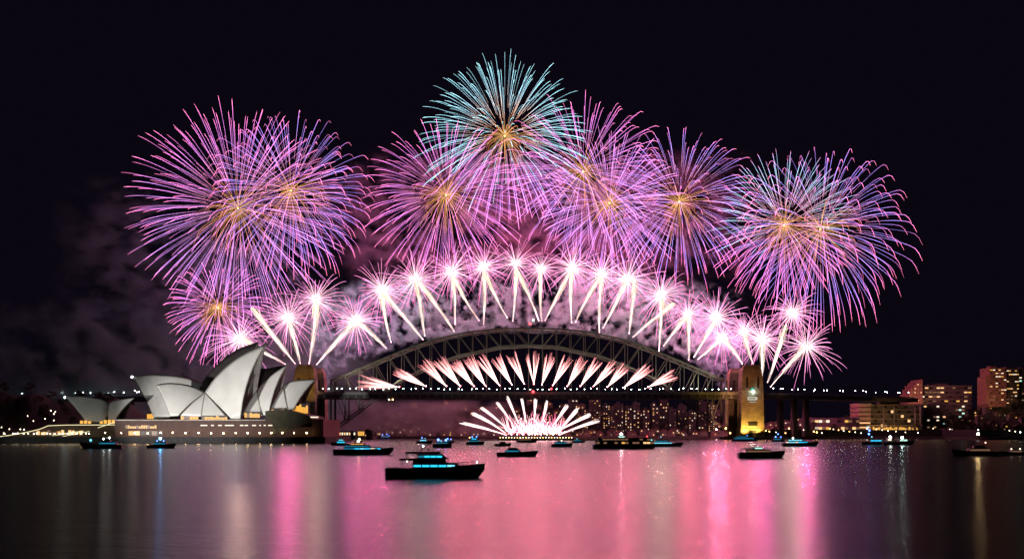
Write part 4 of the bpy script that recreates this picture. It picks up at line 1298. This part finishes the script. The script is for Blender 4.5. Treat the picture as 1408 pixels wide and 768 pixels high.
# the nearest cruiser
big = boat(531, 660, 656, 'large black flybridge cruiser with bright cyan cabin windows, closest of the fleet', 1, .24, .10,
     [(.29, .85, .102, .150, .76, ('cyan', 'pale_cyan', 'cyan'), 5, 2.2), (.29, .66, .153, .198, .70, None, 0, .7), (.34, .67, .203, .246, .66, ('cyan', 'cyan', 'cyan_dim'), 4, 1.5)],
     mast=[(.38, .275, .335), (.45, .275, .315)], aft=[(.15, .50, .184, .10, .74), (.21, .58, .256, .2, .62)], sheer=.045,
     lamps=[(.23, .175, .12, 'lamp_cream'), (.40, .335, .12, 'lamp_white'), (.97, .165, .08, 'lamp_green')])
boat(459, 537, 624.5, 'long dark motor yacht with three lit upper decks and cyan and gold windows', 1, .23, .085,
     [(.18, .90, .085, .125, .72, ('cyan', 'cyan_dim', 'pale_cyan', 'win_white'), 7, 1.5), (.2, .68, .128, .165, .62, 'cyan_dim', 5, 1.2), (.30, .56, .17, .20, .5, 'win_gold', 3, .8)], mast=[(.42, .2, .33)], sheer=.04,
     lamps=[(.44, .235, .5, 'lamp_cream'), (.46, .27, .45, 'lamp_cream')], aft=[(.36, .52, .225, .17, .4), (.38, .50, .262, .2, .35)])
boat(683, 737, 627, 'black cabin cruiser with softly lit wheelhouse, alone beside the red streaked water', 1, .26, .10,
     [(.2, .66, .10, .17, .7, 'cyan_dim', 4, 1.3), (.28, .56, .172, .215, .6, None, 0, 1.0)], mast=[(.34, .21, .29)], sheer=.05)
boat(1015, 1076, 629, 'old dark cruiser with a canopied stern and tall wheelhouse below the golden pylon', 1, .27, .115,
     [(.18, .75, .115, .185, .68, 'win_dim', 5, .8), (.34, .58, .188, .25, .55, 'win_green', 3, .8)], mast=[(.40, .25, .38)], aft=[(.08, .36, .20, .115, .7)], sheer=.05, hull='black_hull')
boat(815, 901, 616.5, 'wide two-deck ferry with golden lit saloons, the longest vessel beneath the bridge', 1, .24, .065,
     [(.04, .97, .065, .125, .9, ('win_gold', 'win_dim', 'dark_glass', 'win_dim', 'win_warm'), 16, .2), (.08, .92, .128, .17, .82, ('win_dim', 'dark_glass', 'dark_glass'), 14, .3), (.40, .52, .172, .21, .5, 'win_green', 2, .5)], mast=[(.44, .2, .30), (.2, .17, .22)],
     lamps=[(.45, .235, .7, 'lamp_white'), (.12, .14, .45, 'lamp_cream'), (.93, .14, .5, 'pale_cyan'), (.86, .20, .35, 'lamp_red')], rails=False, flat=True, cat='ferry', name='ferry', sheer=.0)
boat(896, 937, 613.5, 'low white-lit cruiser with cyan windows moored behind the golden ferry', 1, .26, .09,
     [(.06, .76, .09, .15, .75, 'pale_cyan', 6, 1.4), (.12, .6, .153, .21, .65, 'cyan_dim', 4, 1.2)], mast=[(.3, .21, .34)], lamps=[(.3, .33, .4, 'pale_cyan')])
boat(758, 786, 613.8, 'dark tug-like launch with high wheelhouse just right of the white fountain', 1, .32, .13,
     [(.15, .8, .13, .24, .7, 'cyan_dim', 4, .5), (.3, .62, .244, .36, .55, 'win_dim', 2, .4)], mast=[(.42, .36, .5)], lamps=[(.5, .3, .35, 'lamp_cream')])
boat(595, 621, 615, 'square dark barge-like boat with blue lamps clustered above its deck', 1, .34, .19,
     [(.2, .8, .19, .30, .7, 'cyan_dim', 3, .3)], mast=[(.3, .3, .5), (.6, .3, .55)], lamps=[(.3, .42, .8, 'blue'), (.45, .36, .5, 'pale_cyan'), (.7, .40, .7, 'blue')], flat=True)
boat(573, 594, 609.3, 'small dark launch with pale blue lamps, westmost of the blue lit group', 1, .3, .14,
     [(.2, .75, .14, .27, .7, 'pale_cyan', 3, .8)], mast=[(.4, .27, .48)], lamps=[(.35, .38, .5, 'blue'), (.55, .34, .4, 'pale_cyan')])
boat(611, 624, 608.5, 'tiny launch with blue and white lamps half behind the square barge-like boat', 1, .3, .14,
     [(.2, .75, .14, .3, .7, 'cyan_dim', 2, .8)], mast=[(.5, .3, .6)], lamps=[(.35, .45, .6, 'blue'), (.7, .4, .5, 'blue')])
boat(641, 665, 611, 'dark launch with stacked blue and amber lamps between the barge boat and fountain', 1, .3, .15,
     [(.15, .8, .15, .28, .7, 'cyan_dim', 4, .5), (.3, .65, .285, .39, .5, 'cyan', 2, .5)], mast=[(.48, .39, .62)], lamps=[(.35, .45, .5, 'blue'), (.6, .47, .5, 'blue'), (.2, .42, .35, 'lamp_orange')])
boat(680, 702, 612.6, 'low dark unlit launch in front of the west end of the white fountain', 1, .3, .13, [(.3, .75, .13, .26, .6, None, 0, .8)], mast=[(.5, .26, .4)])
boat(710, 737, 607.8, 'long low boat with tiny deck lamps directly beneath the white fountain', 1, .25, .09, [(.12, .8, .09, .2, .7, 'win_dim', 6, .5)], mast=[(.4, .2, .32)], lamps=[(.2, .24, .4, 'lamp_cream'), (.6, .24, .4, 'pale_cyan')])
boat(786, 804, 608.2, 'small blue lit launch at the east end of the white fountain', 1, .28, .11, [(.2, .78, .11, .23, .7, 'cyan_dim', 3, .8)], mast=[(.4, .23, .36)], lamps=[(.4, .3, .45, 'pale_cyan')])
boat(1075, 1123, 613, 'sleek cruiser with white and cyan lit cabin east of the old dark cruiser', 1, .25, .085,
     [(.08, .8, .085, .14, .74, ('cyan', 'cyan_dim', 'pale_cyan', 'win_white'), 7, 1.4), (.16, .64, .143, .20, .64, 'pale_cyan', 5, 1.4)], mast=[(.36, .2, .3)], lamps=[(.3, .235, .4, 'lamp_white')])
boat(1061, 1078, 606.8, 'little boat covered with blue lamps behind the sleek cyan cruiser', 1, .3, .12,
     [(.15, .8, .12, .28, .7, 'cyan_dim', 3, .4)], mast=[(.5, .28, .75)], lamps=[(.3, .4, .7, 'blue'), (.5, .62, .6, 'blue'), (.72, .38, .6, 'blue')])
boat(1006, 1041, 606.6, 'low excursion boat with a thin row of cyan windows at the golden pylon foot', 1, .22, .08,
     [(.08, .88, .08, .16, .74, 'cyan_dim', 8, .5), (.2, .6, .163, .215, .6, 'cyan_dim', 4, .5)], mast=[(.45, .215, .34)], lamps=[(.6, .24, .4, 'blue')])
boat(1184, 1217, 611, 'dark workboat with a tall mast strung with blue lamps near the low hotel', 1, .28, .12,
     [(.35, .85, .12, .22, .7, 'cyan', 3, .4)], mast=[(.3, .12, .82)], lamps=[(.27, .75, .6, 'pale_cyan'), (.32, .6, .8, 'blue'), (.3, .45, .8, 'blue'), (.42, .33, .6, 'pale_cyan')])
boat(1214, 1255, 611.4, 'dark launch with two white lit dome canopies beside the blue masted workboat', 1, .26, .10,
     [(.1, .35, .10, .26, .7, 'win_white', 1, .6), (.52, .85, .10, .22, .7, 'win_green', 2, .6)], mast=[(.45, .1, .34)], lamps=[(.22, .27, .8, 'lamp_white'), (.62, .25, .8, 'lamp_green')])
boat(113, 169, 616, 'low dark launch with white deck lamps below the stepped forecourt', -1, .24, .09,
     [(.15, .62, .09, .16, .7, 'cyan_dim', 5, 1.0), (.3, .5, .163, .21, .55, None, 0, .6)], mast=[(.4, .21, .30)], lamps=[(.5, .235, .45, 'lamp_white'), (.36, .26, .45, 'lamp_white'), (.82, .2, .8, 'pale_cyan')])
boat(203, 240, 615.6, 'dark police-style launch under one intense blue lamp in front of the podium', 1, .28, .12,
     [(.25, .75, .12, .22, .7, 'cyan_dim', 3, .6)], mast=[(.5, .22, .44)], lamps=[(.5, .36, .75, 'blue_strong'), (.38, .27, .4, 'blue'), (.62, .27, .4, 'blue')])
boat(456, 481, 612.3, 'small launch with a bright cyan canopy half behind the long three-deck yacht', -1, .3, .12,
     [(.25, .8, .12, .26, .7, 'cyan', 3, .8), (.35, .65, .264, .36, .55, 'pale_cyan', 2, .6)], mast=[(.5, .36, .46)])
boat(520, 540, 602.6, 'tiny far boat with blue lamps in front of the dark west hillside', 1, .25, .08, [(.2, .8, .08, .2, .7, 'cyan_dim', 3, .4)], mast=[(.5, .2, .4)], lamps=[(.3, .26, .7, 'blue'), (.6, .3, .7, 'blue'), (.75, .2, .5, 'blue')])
boat(1312, 1372, 626, 'dark moored vessel under a single strong golden lamp at the eastern shore', -1, .24, .09,
     [(.2, .7, .09, .17, .7, 'win_dim', 5, .4), (.3, .58, .173, .23, .55, None, 0, .4)], mast=[(.42, .23, .5), (.6, .17, .38)], lamps=[(.42, .50, .55, 'lamp_warm'), (.25, .3, .2, 'lamp_cream'), (.66, .12, .15, 'lamp_cream')])
boat(1376, 1416, 625.5, 'dark moored sloop with faint deck lamps cut by the eastern picture edge', -1, .24, .09, [(.3, .7, .09, .18, .65, 'win_dim', 2, .4)], mast=[(.5, .18, .55)], lamps=[(.3, .22, .2, 'lamp_cream'), (.6, .22, .2, 'lamp_cream')])
